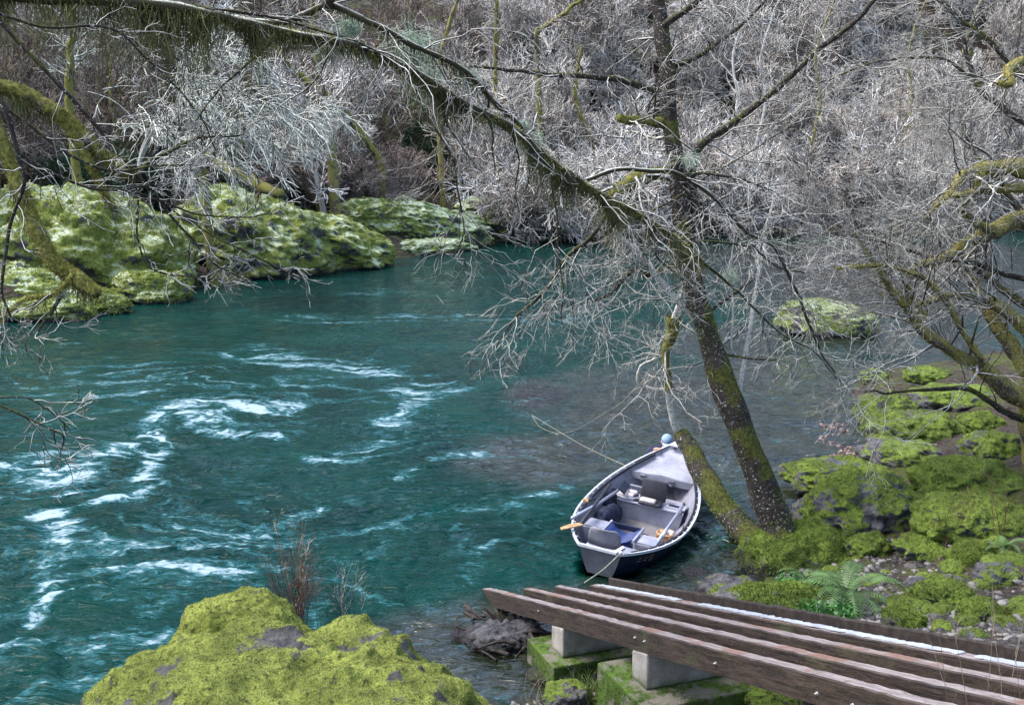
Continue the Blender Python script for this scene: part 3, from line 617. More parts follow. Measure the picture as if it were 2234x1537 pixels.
beam('brace', wp(.08, .95, .1), wp(.08, .35, -.25), .05, .1)
for (ta, tb, fa_, fb_, z0, z1, zb, L_) in [(2.45, 2.80, 2.12, 2.98, .34, .62, -.15, 'concrete pier on a mossy footing nearest the water, under the slide'), (4.57, 4.90, 4.15, 5.25, .93, 1.22, .2, 'second concrete pier from the water, on a green mossy stepped footing')]:
    o = wp(.78, (ta+tb)/2, z0); t = thing('concrete_pier', L_, 'pier', tuple(o), RZ)
    g = G(); a = (tb-ta)/2; zt0 = RO[2]+.2861*ta-.235; zt1 = RO[2]+.2861*tb-.235
    v = [(-.8, -a, 0), (.8, -a, 0), (.8, a, 0), (-.8, a, 0), (-.8, -a, zt1-z0), (.8, -a, zt1-z0), (.8, a, zt0-z0), (-.8, a, zt0-z0)]
    g.add(v, [[0, 3, 2, 1], [4, 5, 6, 7], [0, 1, 5, 4], [2, 3, 7, 6], [0, 4, 7, 3], [1, 2, 6, 5]]).build('column', mat['concrete'], t, False, .02)
    mid = (fa_+fb_)/2-(ta+tb)/2
    G().box((0, -mid, (zb-z0)/2-.002), (1.98, fb_-fa_, z0-zb)).build('footing', mat['mossy_concrete'], t, False, .02)
o = wp(.78, 7.4, 1.6); t = thing('concrete_pier', 'third concrete pier, in deep shade under the upper part of the slide', 'pier', tuple(o), RZ)
G().box((0, 0, .0), (1.6, .32, .5)).build('column', mat['concrete'], t, False, .02); G().box((0, 0, -.5), (2., .95, .5)).build('footing', mat['mossy_concrete'], t, False, .02)
# dark driftwood and roots under the tip of the slide
rg = np.random.default_rng(12); g = G()
for i in range(40):
    b = wp(rg.uniform(-.75, .2), rg.uniform(.7, 2.0), rg.uniform(.0, .22)); d = rg.normal(size=3)*[1, 1, .35]; d /= np.linalg.norm(d)
    g.tube(crm([b-d*.2, b+rg.normal(size=3)*.04, b+d*rg.uniform(.1, .3)], 6), rg.uniform(.008, .035)*np.array([1, .9, .9, .8, .6, .4]), 6)
tag(g.build('driftwood_pile', mat['timber_dark']), 'black tangle of wet driftwood under the lower tip of the slide', 'driftwood')
rock('black_rock', 'lumpy black wet rock under the driftwood by the slide tip', 'rock', tuple(wp(-.3, 1.4, .02)), (.5, .45, .2), seed=77, moss=-1, amp=.4)
# ------------------------------------------------------------------ drift boat
BY, BR, BL = .377, .121, 4.776
BM = Matrix.Translation((1.256, 15.274, 0)) @ Matrix.Rotation(-BY, 4, 'Z') @ Matrix.Rotation(BR, 4, 'Y')
BMn = np.array(BM)
def bw(x, y, z): return BMn[:3, :3]@np.array([x, y, z])+BMn[:3, 3]
mat['hull_navy'] = flat('hull_navy', (.012, .016, .04), .35, spec=.5, var=.4, sc=5)
mat['hull_grey'] = scuffed('hull_grey', (.16, .16, .185))
mat['liner'] = scuffed('liner', (.27, .275, .335))
mat['panel'] = scuffed('panel', (.34, .35, .43))
mat['floor_grey'] = scuffed('floor_grey', (.2, .19, .21))
mat['white_trim'] = flat('white_trim', (.5, .51, .55), .4, var=.08)
mat['black_trim'] = flat('black_trim', (.012, .012, .02), .5)
mat['cushion'] = flat('cushion', (.5, .46, .47), .8, var=.08)
mat['black_vinyl'] = flat('black_vinyl', (.025, .025, .035), .6)
mat['navy_cloth'] = flat('navy_cloth', (.012, .018, .045), .8, var=.5)
mat['blue_web'] = flat('blue_web', (.012, .035, .16), .5, var=.6, sc=20)
mat['wood_light'] = flat('wood_light', (.4, .25, .12), .5, var=.3)
mat['oar_grey'] = flat('oar_grey', (.33, .36, .45), .4, .3, var=.1)
mat['wicker'] = flat('wicker', (.3, .17, .1), .8, var=.5, sc=40)
mat['rope_black'] = flat('rope_black', (.02, .02, .03), .8)
mat['bag_white'] = flat('bag_white', (.72, .7, .62), .7, var=.1)
mat['faded_mark'] = flat('faded_mark', (.2, .1, .07), .6)
boat = thing('drift_boat', 'grey and navy drift boat with white gunwale at the foot of the slide', 'boat'); boat.matrix_world = BM
def wG(t): return np.where(t < .438, .320+(.914-.320)*(1-((.438-t)/.438)**2), .914*(1-np.clip((t-.438)/.562, 0, 1)**2.312))
def zG(t): return .497*(1-t)*(1-2*t)+.463*4*t*(1-t)+1.005*t*(2*t-1)
def wB(t): return wG(t)*(.6+.1*np.sin(PI*np.clip(t, 0, 1)))
def zB(t): return .05-.85*t*(1-t)+.42*t**4*1.0
def yG(t): return BL*t
def yB(t): return .13+(BL-.42)*t
ts = 1-(1-np.linspace(0, 1, 48))**1.35
def halfw(y, z):        # inside half width of the hull at local y, z
    t = np.clip(y/BL, 0, 1); f = np.clip((z-zB(t))/(zG(t)-zB(t)), 0, 1); return (wB(t)+(wG(t)-wB(t))*f**.8)-.03
def section(t, off=0., up=0.):
    P = []
    for s, fr in [(-1, 1), (-1, .75), (-1, .5), (-1, .25), (-1, 0), (0, 0), (1, 0), (1, .25), (1, .5), (1, .75), (1, 1)]:
        z = zB(t)+(zG(t)-zB(t))*fr; wd = wB(t)+(wG(t)-wB(t))*fr**.8; y = yB(t)+(yG(t)-yB(t))*fr
        P.append((s*max(wd-off, 0.0005), y-off*(2. if t > .97 else 0), z+(up if fr < .3 else 0)*(1-fr*3.3 if fr < .3 else 0)))
    return P
def shell(off, up, flip):
    v = np.array([section(t, off, up) for t in ts]); n, k, _ = v.shape; i = np.arange(n*k).reshape(n, k)
    q = np.stack([i[:-1, :-1], i[:-1, 1:], i[1:, 1:], i[1:, :-1]], -1).reshape(-1, 4); return v, (q[:, ::-1] if flip else q)
v, q = shell(0, 0, False); G().add(v, q).build('hull', mat['hull_navy'], boat)
v2, q2 = shell(.022, .05, True); G().add(v2, q2).build('inner_liner', mat['liner'], boat)
tv = np.vstack([v[0]-[0, .004, 0], v[0]+[0, .03, .0]]); k = 11; tq = [[i, i+1, k-1-i-1, k-1-i] for i in range(4)]; tri = [[4, 5, 6]]
G().add(tv, [[a for a in x][::-1] for x in tq]+[[x+k for x in z] for z in tq]+[[i, i+1, i+1+k, i+k] for i in range(10)]+[[10, 0, k, 10+k]], [[6, 5, 4], [15, 16, 17]]).build('transom', mat['hull_grey'], boat, False)
# gunwales
def sweep(off, wd, ht, dz, name, m, t0=0., t1=1., both=True, par=boat, join=False):
    g = G()
    for s in ((-1, 1) if both else (1,)):
        tt = ts[(ts >= t0) & (ts <= t1)]; x = s*(wG(tt)+off); y = yG(tt); z = zG(tt)+dz
        P = np.stack([np.stack([x-wd/2, y, z-ht/2], 1), np.stack([x+wd/2, y, z-ht/2], 1), np.stack([x+wd/2, y, z+ht/2], 1), np.stack([x-wd/2, y, z+ht/2], 1)], 1)
        n = len(tt); i = np.arange(n*4).reshape(n, 4); qq = np.stack([i[:-1], np.roll(i[:-1], -1, 1), np.roll(i[1:], -1, 1), i[1:]], -1).reshape(-1, 4)
        g.add(P, np.vstack([qq, [[0, 1, 2, 3], [4*n-1, 4*n-2, 4*n-3, 4*n-4]]]))
    return g.build(name, mat[m], par, False)
sweep(.016, .03, .04, .005, 'gunwale', 'white_trim'); sweep(-.052, .03, .04, .0, 'inner_rail', 'black_trim', .04, .9)
sweep(-.012, .03, .02, -.012, 'rail_gap', 'black_trim', .03, .9)
for s in (-1, 1):
    g = G(); tt = np.arange(.08, .8, .048)
    for t in tt: g.box((s*(wG(t)-.024), yG(t), zG(t)+.002), (.05, .028, .024))
    g.tube(np.stack([s*(wG(tt)-.004), yG(tt), zG(tt)+.0], 1), .008, 5); g.build('spacer_strip', mat['white_trim'], boat, False)
G().box((0, .0, .503), (.66, .045, .045)).build('transom_cap', mat['white_trim'], boat, False, .004)
e = 4.776; G().add([(-.12, 4.50, .995), (.12, 4.50, .995), (.015, 4.80, 1.035), (-.015, 4.80, 1.035), (-.12, 4.50, 1.02), (.12, 4.50, 1.02), (.015, 4.80, 1.06), (-.015, 4.80, 1.06)], [[0, 3, 2, 1], [4, 5, 6, 7], [0, 1, 5, 4], [1, 2, 6, 5], [2, 3, 7, 6], [3, 0, 4, 7]]).build('bow_cap', mat['white_trim'], boat, False, .004)
# floor
ty = np.linspace(.03, .9, 30); g = G(); v = []
for t in ty: z = zB(t)+.055; v += [(-wB(t)+.03, yB(t), z), (wB(t)-.03, yB(t), z)]
i = np.arange(60).reshape(30, 2); g.add(v, np.stack([i[:-1, 0], i[:-1, 1], i[1:, 1], i[1:, 0]], -1)).build('floor', mat['floor_grey'], boat)
# bow deck with fascia
def deckz(y): return .615+.30*np.clip((y-3.72)/(4.62-3.72), 0, 1)**1.3
ys = np.linspace(3.72, 4.60, 14); v = []
for y in ys: z = deckz(y); h = float(halfw(y, z))-.002; v += [(-h, y, z), (0, y, z+.03*(1-(y-3.72)/.9)), (h, y, z)]
i = np.arange(42).reshape(14, 3); q = np.vstack([np.stack([i[:-1, a], i[:-1, a+1], i[1:, a+1], i[1:, a]], -1) for a in (0, 1)])
G().add(v, q).build('bow_deck', mat['panel'], boat)
h = float(halfw(3.7, .55)); G().box((0, 3.705, .565), (2*h, .03, .13)).build('deck_fascia', mat['liner'], boat, False, .004)
for x in (-.33, .2): G().box((x, 3.665, .58), (.09, .05, .05)).tube([(x-.05, 3.64, .60), (x+.05, 3.64, .60)], .022, 8).box((x, 3.66, .53), (.05, .04, .06)).build('bracket', mat['hull_grey'], boat, False, .004)
# middle bench
def slab(y0, y1, z0, z1, name, m, x0=None, x1=None, bev=.015, par=boat):
    hh = min(float(halfw(y0, z1)), float(halfw(y1, z1)))-.004; a = -hh if x0 is None else x0; b = hh if x1 is None else x1
    v = []
    for z in (z0, z1):
        for y in (y0, y1):
            h_ = float(halfw(y, z))-.006; v += [(max(a, -h_), y, z), (min(b, h_), y, z)]
    return G().add(v, [[0, 2, 3, 1], [4, 5, 7, 6], [0, 1, 5, 4], [2, 6, 7, 3], [0, 4, 6, 2], [1, 3, 7, 5]]).build(name, mat[m], par, False, bev)
slab(2.92, 3.5, .285, .32, 'bench_top', 'panel', None, None, .015); slab(2.95, 3.48, -.08, .284, 'bench_box', 'liner', -.66, .62, .01)
slab(3.02, 3.3, .322, .345, 'bench_panel', 'panel', .28, .62, .008); slab(3.06, 3.16, .346, .352, 'hatch_slot', 'black_trim', .32, .5, .002)
def pad(c, size, name, m, par=boat, rx=0., rz=0.):
    R = np.array(Euler((rx, 0, rz)).to_matrix()); return G().box(c, size, R).build(name, mat[m], par, True, min(size)*.45)
g = G(); a = np.linspace(0, 2*PI, 25)[:-1]
g.tube([( -.43+.23*math.cos(k), 3.12+.17*math.sin(k), .345) for k in np.linspace(0, 2*PI, 25)], .035, 8, False); g.build('seat_rim', mat['panel'], boat)
pad((-.43, 3.12, .345), (.44, .33, .05), 'folding_seat', 'black_vinyl'); pad((-.45, 3.05, .385), (.3, .14, .06), 'seat_cushion', 'cushion'); pad((-.42, 3.19, .40), (.28, .1, .06), 'seat_cushion', 'cushion', rx=.3)
pad((-.28, 3.42, .40), (.4, .03, .16), 'folded_panel', 'panel', rx=.5)
pad((.02, 2.98, .36), (.4, .28, .06), 'folding_seat', 'black_vinyl'); pad((-.02, 2.93, .405), (.28, .16, .06), 'seat_cushion', 'cushion'); 
b_ = pad((.02, 3.14, .54), (.46, .05, .36), 'backrest', 'black_vinyl', rx=-.12); b_['label'] = 'upright black backrest'
# rower's station
slab(1.22, 1.66, -.05, .33, 'side_box', 'liner', -.66, -.30, .012); slab(1.25, 1.62, .332, .35, 'box_lid', 'panel', -.64, -.33, .006)
slab(1.02, 1.46, -.05, .33, 'side_box', 'liner', .27, .62, .012); slab(1.05, 1.43, .332, .35, 'box_lid', 'panel', .30, .60, .006)
for x in (-.29, .25): G().box((x, 1.32, .36), (.035, .66, .05)).build('seat_rail', mat['panel'], boat, False, .006)
g = G(); 
for y in np.linspace(1.12, 1.56, 9):
    x = np.linspace(-.28, .24, 9); z = .36-.13*np.sin(PI*np.linspace(0, 1, 9)); P = np.stack([x, y+0*x, z], 1); g.tube(P, .022, 6)
g.build('seat_webbing', mat['blue_web'], boat); G().box((-.02, 1.6, .33), (.54, .03, .09)).build('seat_rail', mat['hull_navy'], boat, False, .006)
pad((0, 1.25, .13), (.4, .3, .12), 'blue_bundle', 'blue_web', rz=.2)
slab(.06, .34, .3, .325, 'stern_deck', 'panel', -.36, .36, .006); slab(.34, .95, .22, .245, 'stern_panel', 'liner', -.44, .5, .006); slab(.95, 1.2, -.02, .2, 'gap_shade', 'black_trim', -.5, -.3)  # the black slab paints the shade in the gap between left box and stern
slab(.34, .95, .247, .262, 'stern_lid', 'panel', .14, .5, .006)
# curved grey seat back
u = np.linspace(-1, 1, 13); v = []
for z_, sc, yy in [(0, .95, 0), (.12, 1., -.02), (.22, .97, -.05), (.29, .82, -.08), (.31, .6, -.09)]:
    for x_ in u: v.append((-.08+x_*.26*sc, .44+yy+.07*(1-x_**2)*-1+.05, .37+z_))
v = np.array(v).reshape(5, 13, 3); bk = v+[0, .03, 0]; i = np.arange(65).reshape(5, 13); q = np.stack([i[:-1, :-1], i[:-1, 1:], i[1:, 1:], i[1:, :-1]], -1).reshape(-1, 4)
bd = list(i[0])+list(i[1:, -1])+list(i[-1, ::-1][1:])+list(i[::-1, 0][1:-1]); n_ = len(bd); eq = [[bd[k], bd[(k+1) % n_], bd[(k+1) % n_]+65, bd[k]+65] for k in range(n_)]
G().add(np.vstack([v.reshape(-1, 3), bk.reshape(-1, 3)]), np.vstack([q[:, ::-1], q+65, eq])).build('seat_back', mat['hull_grey'], boat)
g = G(); g.tube(crm([(-.33, .42, .37), (-.2, .36, .355), (-.08, .34, .35), (.05, .36, .355), (.17, .42, .37)], 14), .018, 8); g.build('seat_frame', mat['white_trim'], boat)
G().box((.28, .02, .55), (.06, .2, .05), np.array(Euler((.3, 0, -.5)).to_matrix())).tube([(.31, -.1, .57), (.35, -.1, .57)], .03, 10).build('anchor_bracket', mat['white_trim'], boat, False, .005)
g = G()
g.box((.405, .62, .30), (.004, .09, .012), np.array(Euler((0, .2, -.4)).to_matrix())).box((.405, .62, .335), (.004, .09, .012), np.array(Euler((0, .2, -.4)).to_matrix()))
g.v = []; g.q = []; g.n = 0
for y0, kind in [(.42, '='), (.56, '='), (.70, 'O')]:
    t = y0/BL
    def sp(y, f):
        t = y/BL; z = zB(t)+(zG(t)-zB(t))*f; return (wB(t)+(wG(t)-wB(t))*f**.8+.004, yB(t)+(yG(t)-yB(t))*f, z)
    if kind == '=':
        for f in (.62, .74): g.tube([sp(y0, f), sp(y0+.08, f)], .007, 5)
    else: g.tube([sp(y0+.05+.05*math.cos(k), .67+.12*math.sin(k)) for k in np.linspace(0, 2*PI, 17)], .007, 5, False)
g.build('hull_mark', mat['faded_mark'], boat)
def bthing(name, label, cat, p):
    o = thing(name, label, cat); o.matrix_world = BM @ Matrix.Translation(p); return o
# loose gear (each rests in the boat)
t = bthing('oar', 'grey oar lying along the right side of the boat', 'oar', (.62, 1.1, .42)); 
G().tube([(0, 0, 0), (-.005, .9, .03), (-.01, 1.75, .06)], [.03, .026, .024], 10).build('shaft', mat['oar_grey'], t); G().tube([(-.01, 1.75, .06), (-.012, 1.85, .064)], .026, 10).build('grip', mat['black_vinyl'], t); G().tube([(0, .22, .007), (0, .5, .016)], .034, 10).build('collar', mat['white_trim'], t)
G().box((-.05, -.1, 0), (.13, .3, .02)).build('blade', mat['oar_grey'], t, False, .008)
t = bthing('oar', 'dark oar with a pale wooden blade poking over the left side of the stern', 'oar', (-.56, .74, .52))
G().tube([(0, 0, 0), (-.06, .9, .02), (-.14, 2.1, .06)], [.028, .026, .024], 10).build('shaft', mat['black_vinyl'], t)
v = [(0, .06, 0), (-.07, -.03, .0), (-.15, -.16, .0), (-.22, -.34, -.01), (-.17, -.40, -.012), (-.05, -.2, -.005), (.05, -.03, 0)]; vv = np.array(v); g = G(); vv2 = vv+[0, 0, .022]
nn = len(v); g.add(np.vstack([vv, vv2, vv.mean(0)[None], vv2.mean(0)[None]]), [[k, (k+1) % nn, (k+1) % nn+nn, k+nn] for k in range(nn)], [[(k+1) % nn, k, 2*nn] for k in range(nn)]+[[k+nn, (k+1) % nn+nn, 2*nn+1] for k in range(nn)]).build('blade', mat['wood_light'], t, False, .006)
t = bthing('oar', 'blue-grey oar resting from the left gunwale into the boat', 'oar', (-.74, 1.1, .5)); G().tube([(0, -.25, .05), (.12, .7, .02), (.2, 1.7, .0)], [.03, .028, .026], 10).build('shaft', mat['oar_grey'], t); G().box((.24, 1.95, 0.), (.15, .55, .02), np.array(Euler((0, .6, .1)).to_matrix())).build('blade', mat['navy_cloth'], t, False, .008)
t = bthing('oarlock', 'orange wooden oarlock block on the left gunwale', 'oarlock', (-.87, 2.02, float(zG(2.02/BL))+.03)); G().box((0, 0, .01), (.1, .09, .05)).build('block', mat['wood_light'], t, False, .01); G().tube([(.03, 0, .03), (.10, .02, .05), (.13, .06, .05)], .02, 8).build('pin', mat['black_vinyl'], t)
t = bthing('oarlock', 'small metal oarlock on the right gunwale', 'oarlock', (.89, 1.75, float(zG(1.75/BL))+.03)); G().tube([(-.03, .03, .09), (-.035, 0, .04), (0, 0, .0), (0, .0, .04), (.03, 0, .1)], .01, 6).build('horn', mat['black_vinyl'], t)
o = rock('dry_bag', 'dark navy bag slumped against the left side of the middle bench', 'bag', (0, 0, 0), (.17, .42, .2), seed=91, material='moss_right', moss=-3, nu=48, amp=.25); o.data.materials[0] = mat['navy_cloth']; o.matrix_world = BM @ Matrix.Translation((-.55, 2.45, .12)) @ Matrix.Rotation(-.15, 4, 'Z')
t = bthing('folded_jacket', 'dark folded jacket standing up behind the navy bag', 'jacket', (-.66, 2.78, .2)); g = G(); g.add([(-.12, -.1, 0), (.1, -.05, 0), (.12, .15, 0), (-.1, .15, 0), (-.08, -.02, .28), (.05, .02, .25), (.06, .12, .3), (-.06, .12, .34)], [[0, 3, 2, 1], [4, 5, 6, 7], [0, 1, 5, 4], [1, 2, 6, 5], [2, 3, 7, 6], [3, 0, 4, 7]]); g.build('cloth', mat['navy_cloth'], t, True, .03)
t = bthing('wicker_basket', 'brown wicker basket with gear by the right side of the boat', 'basket', (.5, 2.2, -.08)); G().box((0, 0, .12), (.26, .24, .24)).build('body', mat['wicker'], t, False, .02); G().tube([(.13*math.cos(k)*1.05, .12*math.sin(k)*1.05, .24) for k in np.linspace(0, 2*PI, 17)], .018, 6, False).build('rim', mat['wood_light'], t)
for k, (x, y, r, m_) in enumerate([(.04, .05, .05, 'cushion'), (.1, .02, .04, 'bag_white'), (-.05, -.02, .045, 'wood_light')]): G().tube([(x, y, .22), (x+.01, y, .3)], r, 8).build('contents', mat[m_], t)
o = rock('white_bag', 'crumpled white bag in front of the wicker basket', 'bag', (0, 0, 0), (.17, .13, .1), seed=92, moss=-3, nu=40, amp=.35); o.data.materials[0] = mat['bag_white']; o.matrix_world = BM @ Matrix.Translation((.42, 1.82, .06))
g = G(); rg = np.random.default_rng(4)
for k in range(5): a = np.linspace(0, 2*PI, 20); g.tube(np.stack([.16*(1+.2*k/5)*np.cos(a)+rg.normal()*.03, .1*np.sin(a)+rg.normal()*.03, .02+.012*k+.0*a+.06*(k > 3)*np.sin(a)**2], 1), .009, 6, False)
o = g.build('rope_coil', mat['rope_black']); o.matrix_world = BM @ Matrix.Translation((.18, 2.2, -.1)); tag(o, 'loose black rope coil on the boat floor left of the basket', 'rope')
t = bthing('work_glove', 'small cream glove on the floor in front of the bench', 'glove', (-.4, 2.32, .02)); g = G(); g.box((0, 0, 0), (.07, .09, .04)); 
for k in range(4): g.tube([(-.026+k*.017, .04, .005), (-.03+k*.02, .09+.012*(k in (1, 2)), .015)], .009, 6)
g.tube([(.035, -.01, 0), (.065, .03, .01)], .01, 6); g.build('cloth', mat['bag_white'], t, True, .01)
# ropes
def rope(name, pts, r, label, n=40): 
    P = crm(pts, n); return tag(G().tube(P, r, 6).build(name, mat['dry_rope'], None), label, 'rope')
mat['dry_rope'] = flat('dry_rope', (.26, .25, .18), .8)
pA = W(1160, 905, .06); gB = bw(-.62, 3.62, float(zG(3.62/BL))+.03)
rope('mooring_rope', [gB, gB*.6+pA*.4+[0, 0, -.06], pA], .0055, 'straight pale line running from the left gunwale out over the water', 30)
rope('mooring_rope', [pA, W(1180, 932, .03), W(1225, 945, .03), W(1270, 930, .1), W(1320, 900, .2), W(1366, 868, .35), W(1420, 800, .9), D(1458, 742, 18.)], .005, 'sagging pale line curving from the water up to the thin white stem', 60)
a_ = bw(.33, -.1, .56); b_ = ramp(1.1, 1.0, .02); rope('anchor_rope', [a_, a_*.5+b_*.5+[.0, 0, -.03], b_], .010, 'taut rope from the stern bracket down to the slide')
# ------------------------------------------------------------------ person at the bow
mat['skin'] = flat('skin', (.5, .29, .21), .5, var=.08); mat['jacket'] = flat('jacket', (.012, .016, .045), .8, var=.4); mat['wader'] = flat('wader', (.07, .065, .05), .7); mat['cap_blue'] = flat('cap_blue', (.23, .33, .46), .8, var=.15); mat['cap_brim'] = flat('cap_brim', (.36, .4, .52), .8, var=.1)
def skin(name, pts, edges, material, parent, sub=2, root=0):
    me = bpy.data.meshes.new(name); me.from_pydata([p[:3] for p in pts], edges, []); me.materials.append(mat[material]); o = bpy.data.objects.new(name, me); C.objects.link(o); o.parent = parent
    o.modifiers.new('skin', 'SKIN'); sv = me.skin_vertices[0].data
    for k, p in enumerate(pts): sv[k].radius = (p[3], p[4] if len(p) > 4 else p[3]); sv[k].use_root = (k == root)
    o.modifiers['skin'].use_smooth_shade = True; s_ = o.modifiers.new('sub', 'SUBSURF'); s_.levels = s_.render_levels = sub; return o
Hd = D(1455, 962, 20.0); per = thing('person', 'person in a light blue cap and dark jacket standing in the water behind the bow', 'person', (Hd[0], Hd[1]+.4, 0)); O_ = np.array(per.location)
hd = Hd-O_
hR = bw(-.30, 4.38, float(zG(4.38/BL))+.06)-O_; hL = bw(.24, 4.5, float(zG(4.5/BL))+.06)-O_
nk = hd+[0, .10, -.14]; ch = hd+[-.06, .30, -.30]; wa = hd+[-.06, .50, -.58]; pe = hd+[-.06, .58, -.78]
sR = ch+[-.19, -.08, .08]; sL = ch+[.19, -.08, .08]; eR = (sR+hR)/2+[-.12, .05, -.12]; eL = (sL+hL)/2+[.14, .08, -.12]
def arm(s, e, h): return [(*s, .075), (*e, .052), (*(h*.85+e*.15), .036), (*h, .04, .022)]
pts = [(*pe, .15, .12), (*wa, .145, .11), (*ch, .165, .12), (*nk, .062), (*(hd+[0, .04, -.05]), .07), (*(hd+[0, 0, .01]), .092, .085), (*(hd+[0, -.01, .06]), .08)]
ed = [(0, 1), (1, 2), (2, 3), (3, 4), (4, 5), (5, 6)]
b0 = len(pts); pts += arm(sR, eR, hR); ed += [(2, b0), (b0, b0+1), (b0+1, b0+2), (b0+2, b0+3)]; hRi = b0+3
b0 = len(pts); pts += arm(sL, eL, hL); ed += [(2, b0), (b0, b0+1), (b0+1, b0+2), (b0+2, b0+3)]; hLi = b0+3
for s in (-1, 1):
    b0 = len(pts); pts += [(*(pe+[s*.1, 0, -.1]), .095), (*(pe+[s*.13, -.08, -.46]), .065), (*(pe+[s*.14, 0, -.86]), .045), (*(pe+[s*.15, -.16, -.9]), .04)]; ed += [(0, b0), (b0, b0+1), (b0+1, b0+2), (b0+2, b0+3)]
for hi, h, th in ((hRi, hR, 1), (hLi, hL, -1)):
    for k, (dx, L_) in enumerate([(-.03, .072), (-.01, .082), (.011, .078), (.031, .06)]):
        b0 = len(pts); f0 = h+np.array([dx, -.035, 0]); pts += [(*f0, .0095), (*(f0+[dx*.2, -L_*.5, .006]), .0085), (*(f0+[dx*.2, -L_*.85, -.025]), .007)]; ed += [(hi, b0), (b0, b0+1), (b0+1, b0+2)]
    b0 = len(pts); pts += [(*(h+[th*.04, -.005, 0]), .011), (*(h+[th*.065, -.035, -.01]), .009)]; ed += [(hi, b0), (b0, b0+1)]
skin('body', pts, ed, 'skin', per)
j = 1.16
pj = [(*pe, .165, .14), (*wa, .16, .13), (*ch, .185, .145), (*(nk+[0, .02, -.03]), .075)]; ej = [(0, 1), (1, 2), (2, 3)]
for s, e_, h in ((sR, eR, hR), (sL, eL, hL)): b0 = len(pj); pj += [(*s, .092), (*e_, .068), (*(h*.82+e_*.18), .048)]; ej += [(2, b0), (b0, b0+1), (b0+1, b0+2)]
skin('jacket', pj, ej, 'jacket', per)
pw_ = [(*(pe+[0, 0, -.02]), .17, .145)]; ew = []
for s in (-1, 1): b0 = len(pw_); pw_ += [(*(pe+[s*.1, 0, -.12]), .11), (*(pe+[s*.13, -.08, -.46]), .08), (*(pe+[s*.14, 0, -.84]), .062), (*(pe+[s*.15, -.17, -.9]), .055)]; ew += [(0, b0), (b0, b0+1), (b0+1, b0+2), (b0+2, b0+3)]
skin('waders', pw_, ew, 'wader', per)
d_, Q_ = sphere_dirs(24, 16); k_ = d_[:, 2] > -.12; v = d_*[.105, .118, .105]; v[:, 2] = np.maximum(v[:, 2], -.012); R = np.array(Euler((.45, 0, 0)).to_matrix())
G().add(v@R.T+hd+[0, -.005, .035], Q_).build('cap', mat['cap_blue'], per)
v = []; 
for r_ in (0, 1):
    for zz in (0, .008):
        for a in np.linspace(-1.15, 1.15, 13): rr = .095+.085*r_*(math.cos(a*.9)**.6); v.append((math.sin(a)*(.1+.012*r_), -math.cos(a)*rr-.02, -.012+zz-.02*r_-.015*abs(math.sin(a))))
i = np.arange(52).reshape(2, 2, 13); qs = [np.stack([i[0, 1, :-1], i[0, 1, 1:], i[1, 1, 1:], i[1, 1, :-1]], -1), np.stack([i[0, 0, :-1], i[1, 0, :-1], i[1, 0, 1:], i[0, 0, 1:]], -1), np.stack([i[1, 0, :-1], i[1, 1, :-1], i[1, 1, 1:], i[1, 0, 1:]], -1)]
G().add(np.array(v)@R.T+hd+[0, -.01, .035], np.vstack(qs)).build('cap_brim', mat['cap_brim'], per)
F_ = hd+[0, -.09, -.03]
G().tube([F_+[0, -.0, .01], F_+[0, -.02, -.02], F_+[0, -.012, -.035]], [.008, .013, .009], 8).build('nose', mat['skin'], per)
for s in (-1, 1):
    G().tube([F_+[s*.03, .004, .01], F_+[s*.03, -.004, .01]], .009, 8).build('eye', mat['black_vinyl'], per); G().tube([hd+[s*.085, .01, -.06], hd+[s*.1, .02, -.03], hd+[s*.092, .03, 0.0]], [.01, .018, .012], 8).build('ear', mat['skin'], per)
G().tube([F_+[-.022, .006, -.055], F_+[0, -.002, -.057], F_+[.022, .006, -.055]], .005, 6).build('mouth', mat['stem_red'], per)
d2, Q2 = sphere_dirs(20, 14); v = d2*[.098, .085, .085]; G().add(v+hd+[0, .045, -.02], Q2).build('hair', mat['black_vinyl'], per)
mat['tuft_pale'] = flat('tuft_pale', (.26, .245, .07), .95, spec=.1, var=.5, sc=5)
mat['frosty_bark'] = twig_mat('frosty_bark', (.035, .032, .016), (.5, .52, .46), .45, .9, .95, 5)
# --- the leaning alder beside the boat
rg = np.random.default_rng(101)
base = hit(1705, 1235)
t = thing('leaning_alder', 'two-stemmed bare alder with moss and white lichen leaning over the water beside the boat', 'tree', tuple(base)); off = -base
def sh(L_): P, r = L_; return (P+off, r)
A = sh(px_limb([(1712, 1260), (1698, 1160), (1660, 1050), (1602, 900), (1560, 780), (1528, 680), (1500, 560), (1483, 420), (1466, 290), (1455, 150), (1434, 20), (1415, -160)], [base[1], base[1]+1.4], [110, 84, 66, 58, 52, 46, 42, 41, 37, 34, 30, 24], n=30, wob=.06, seed=3))
B = sh(px_limb([(1700, 1255), (1655, 1190), (1600, 1132), (1548, 1060), (1512, 995), (1487, 948)], [base[1]+.05, base[1]+1.5, base[1]+2.9], [84, 72, 62, 52, 46, 34], n=16, wob=.05, seed=5))
lumpy(*A, seed=1, amp=.16).build('trunk', mat['alder_bark'], t); lumpy(*B, seed=2, amp=.16).build('trunk', mat['alder_bark'], t)
bb = base[1]
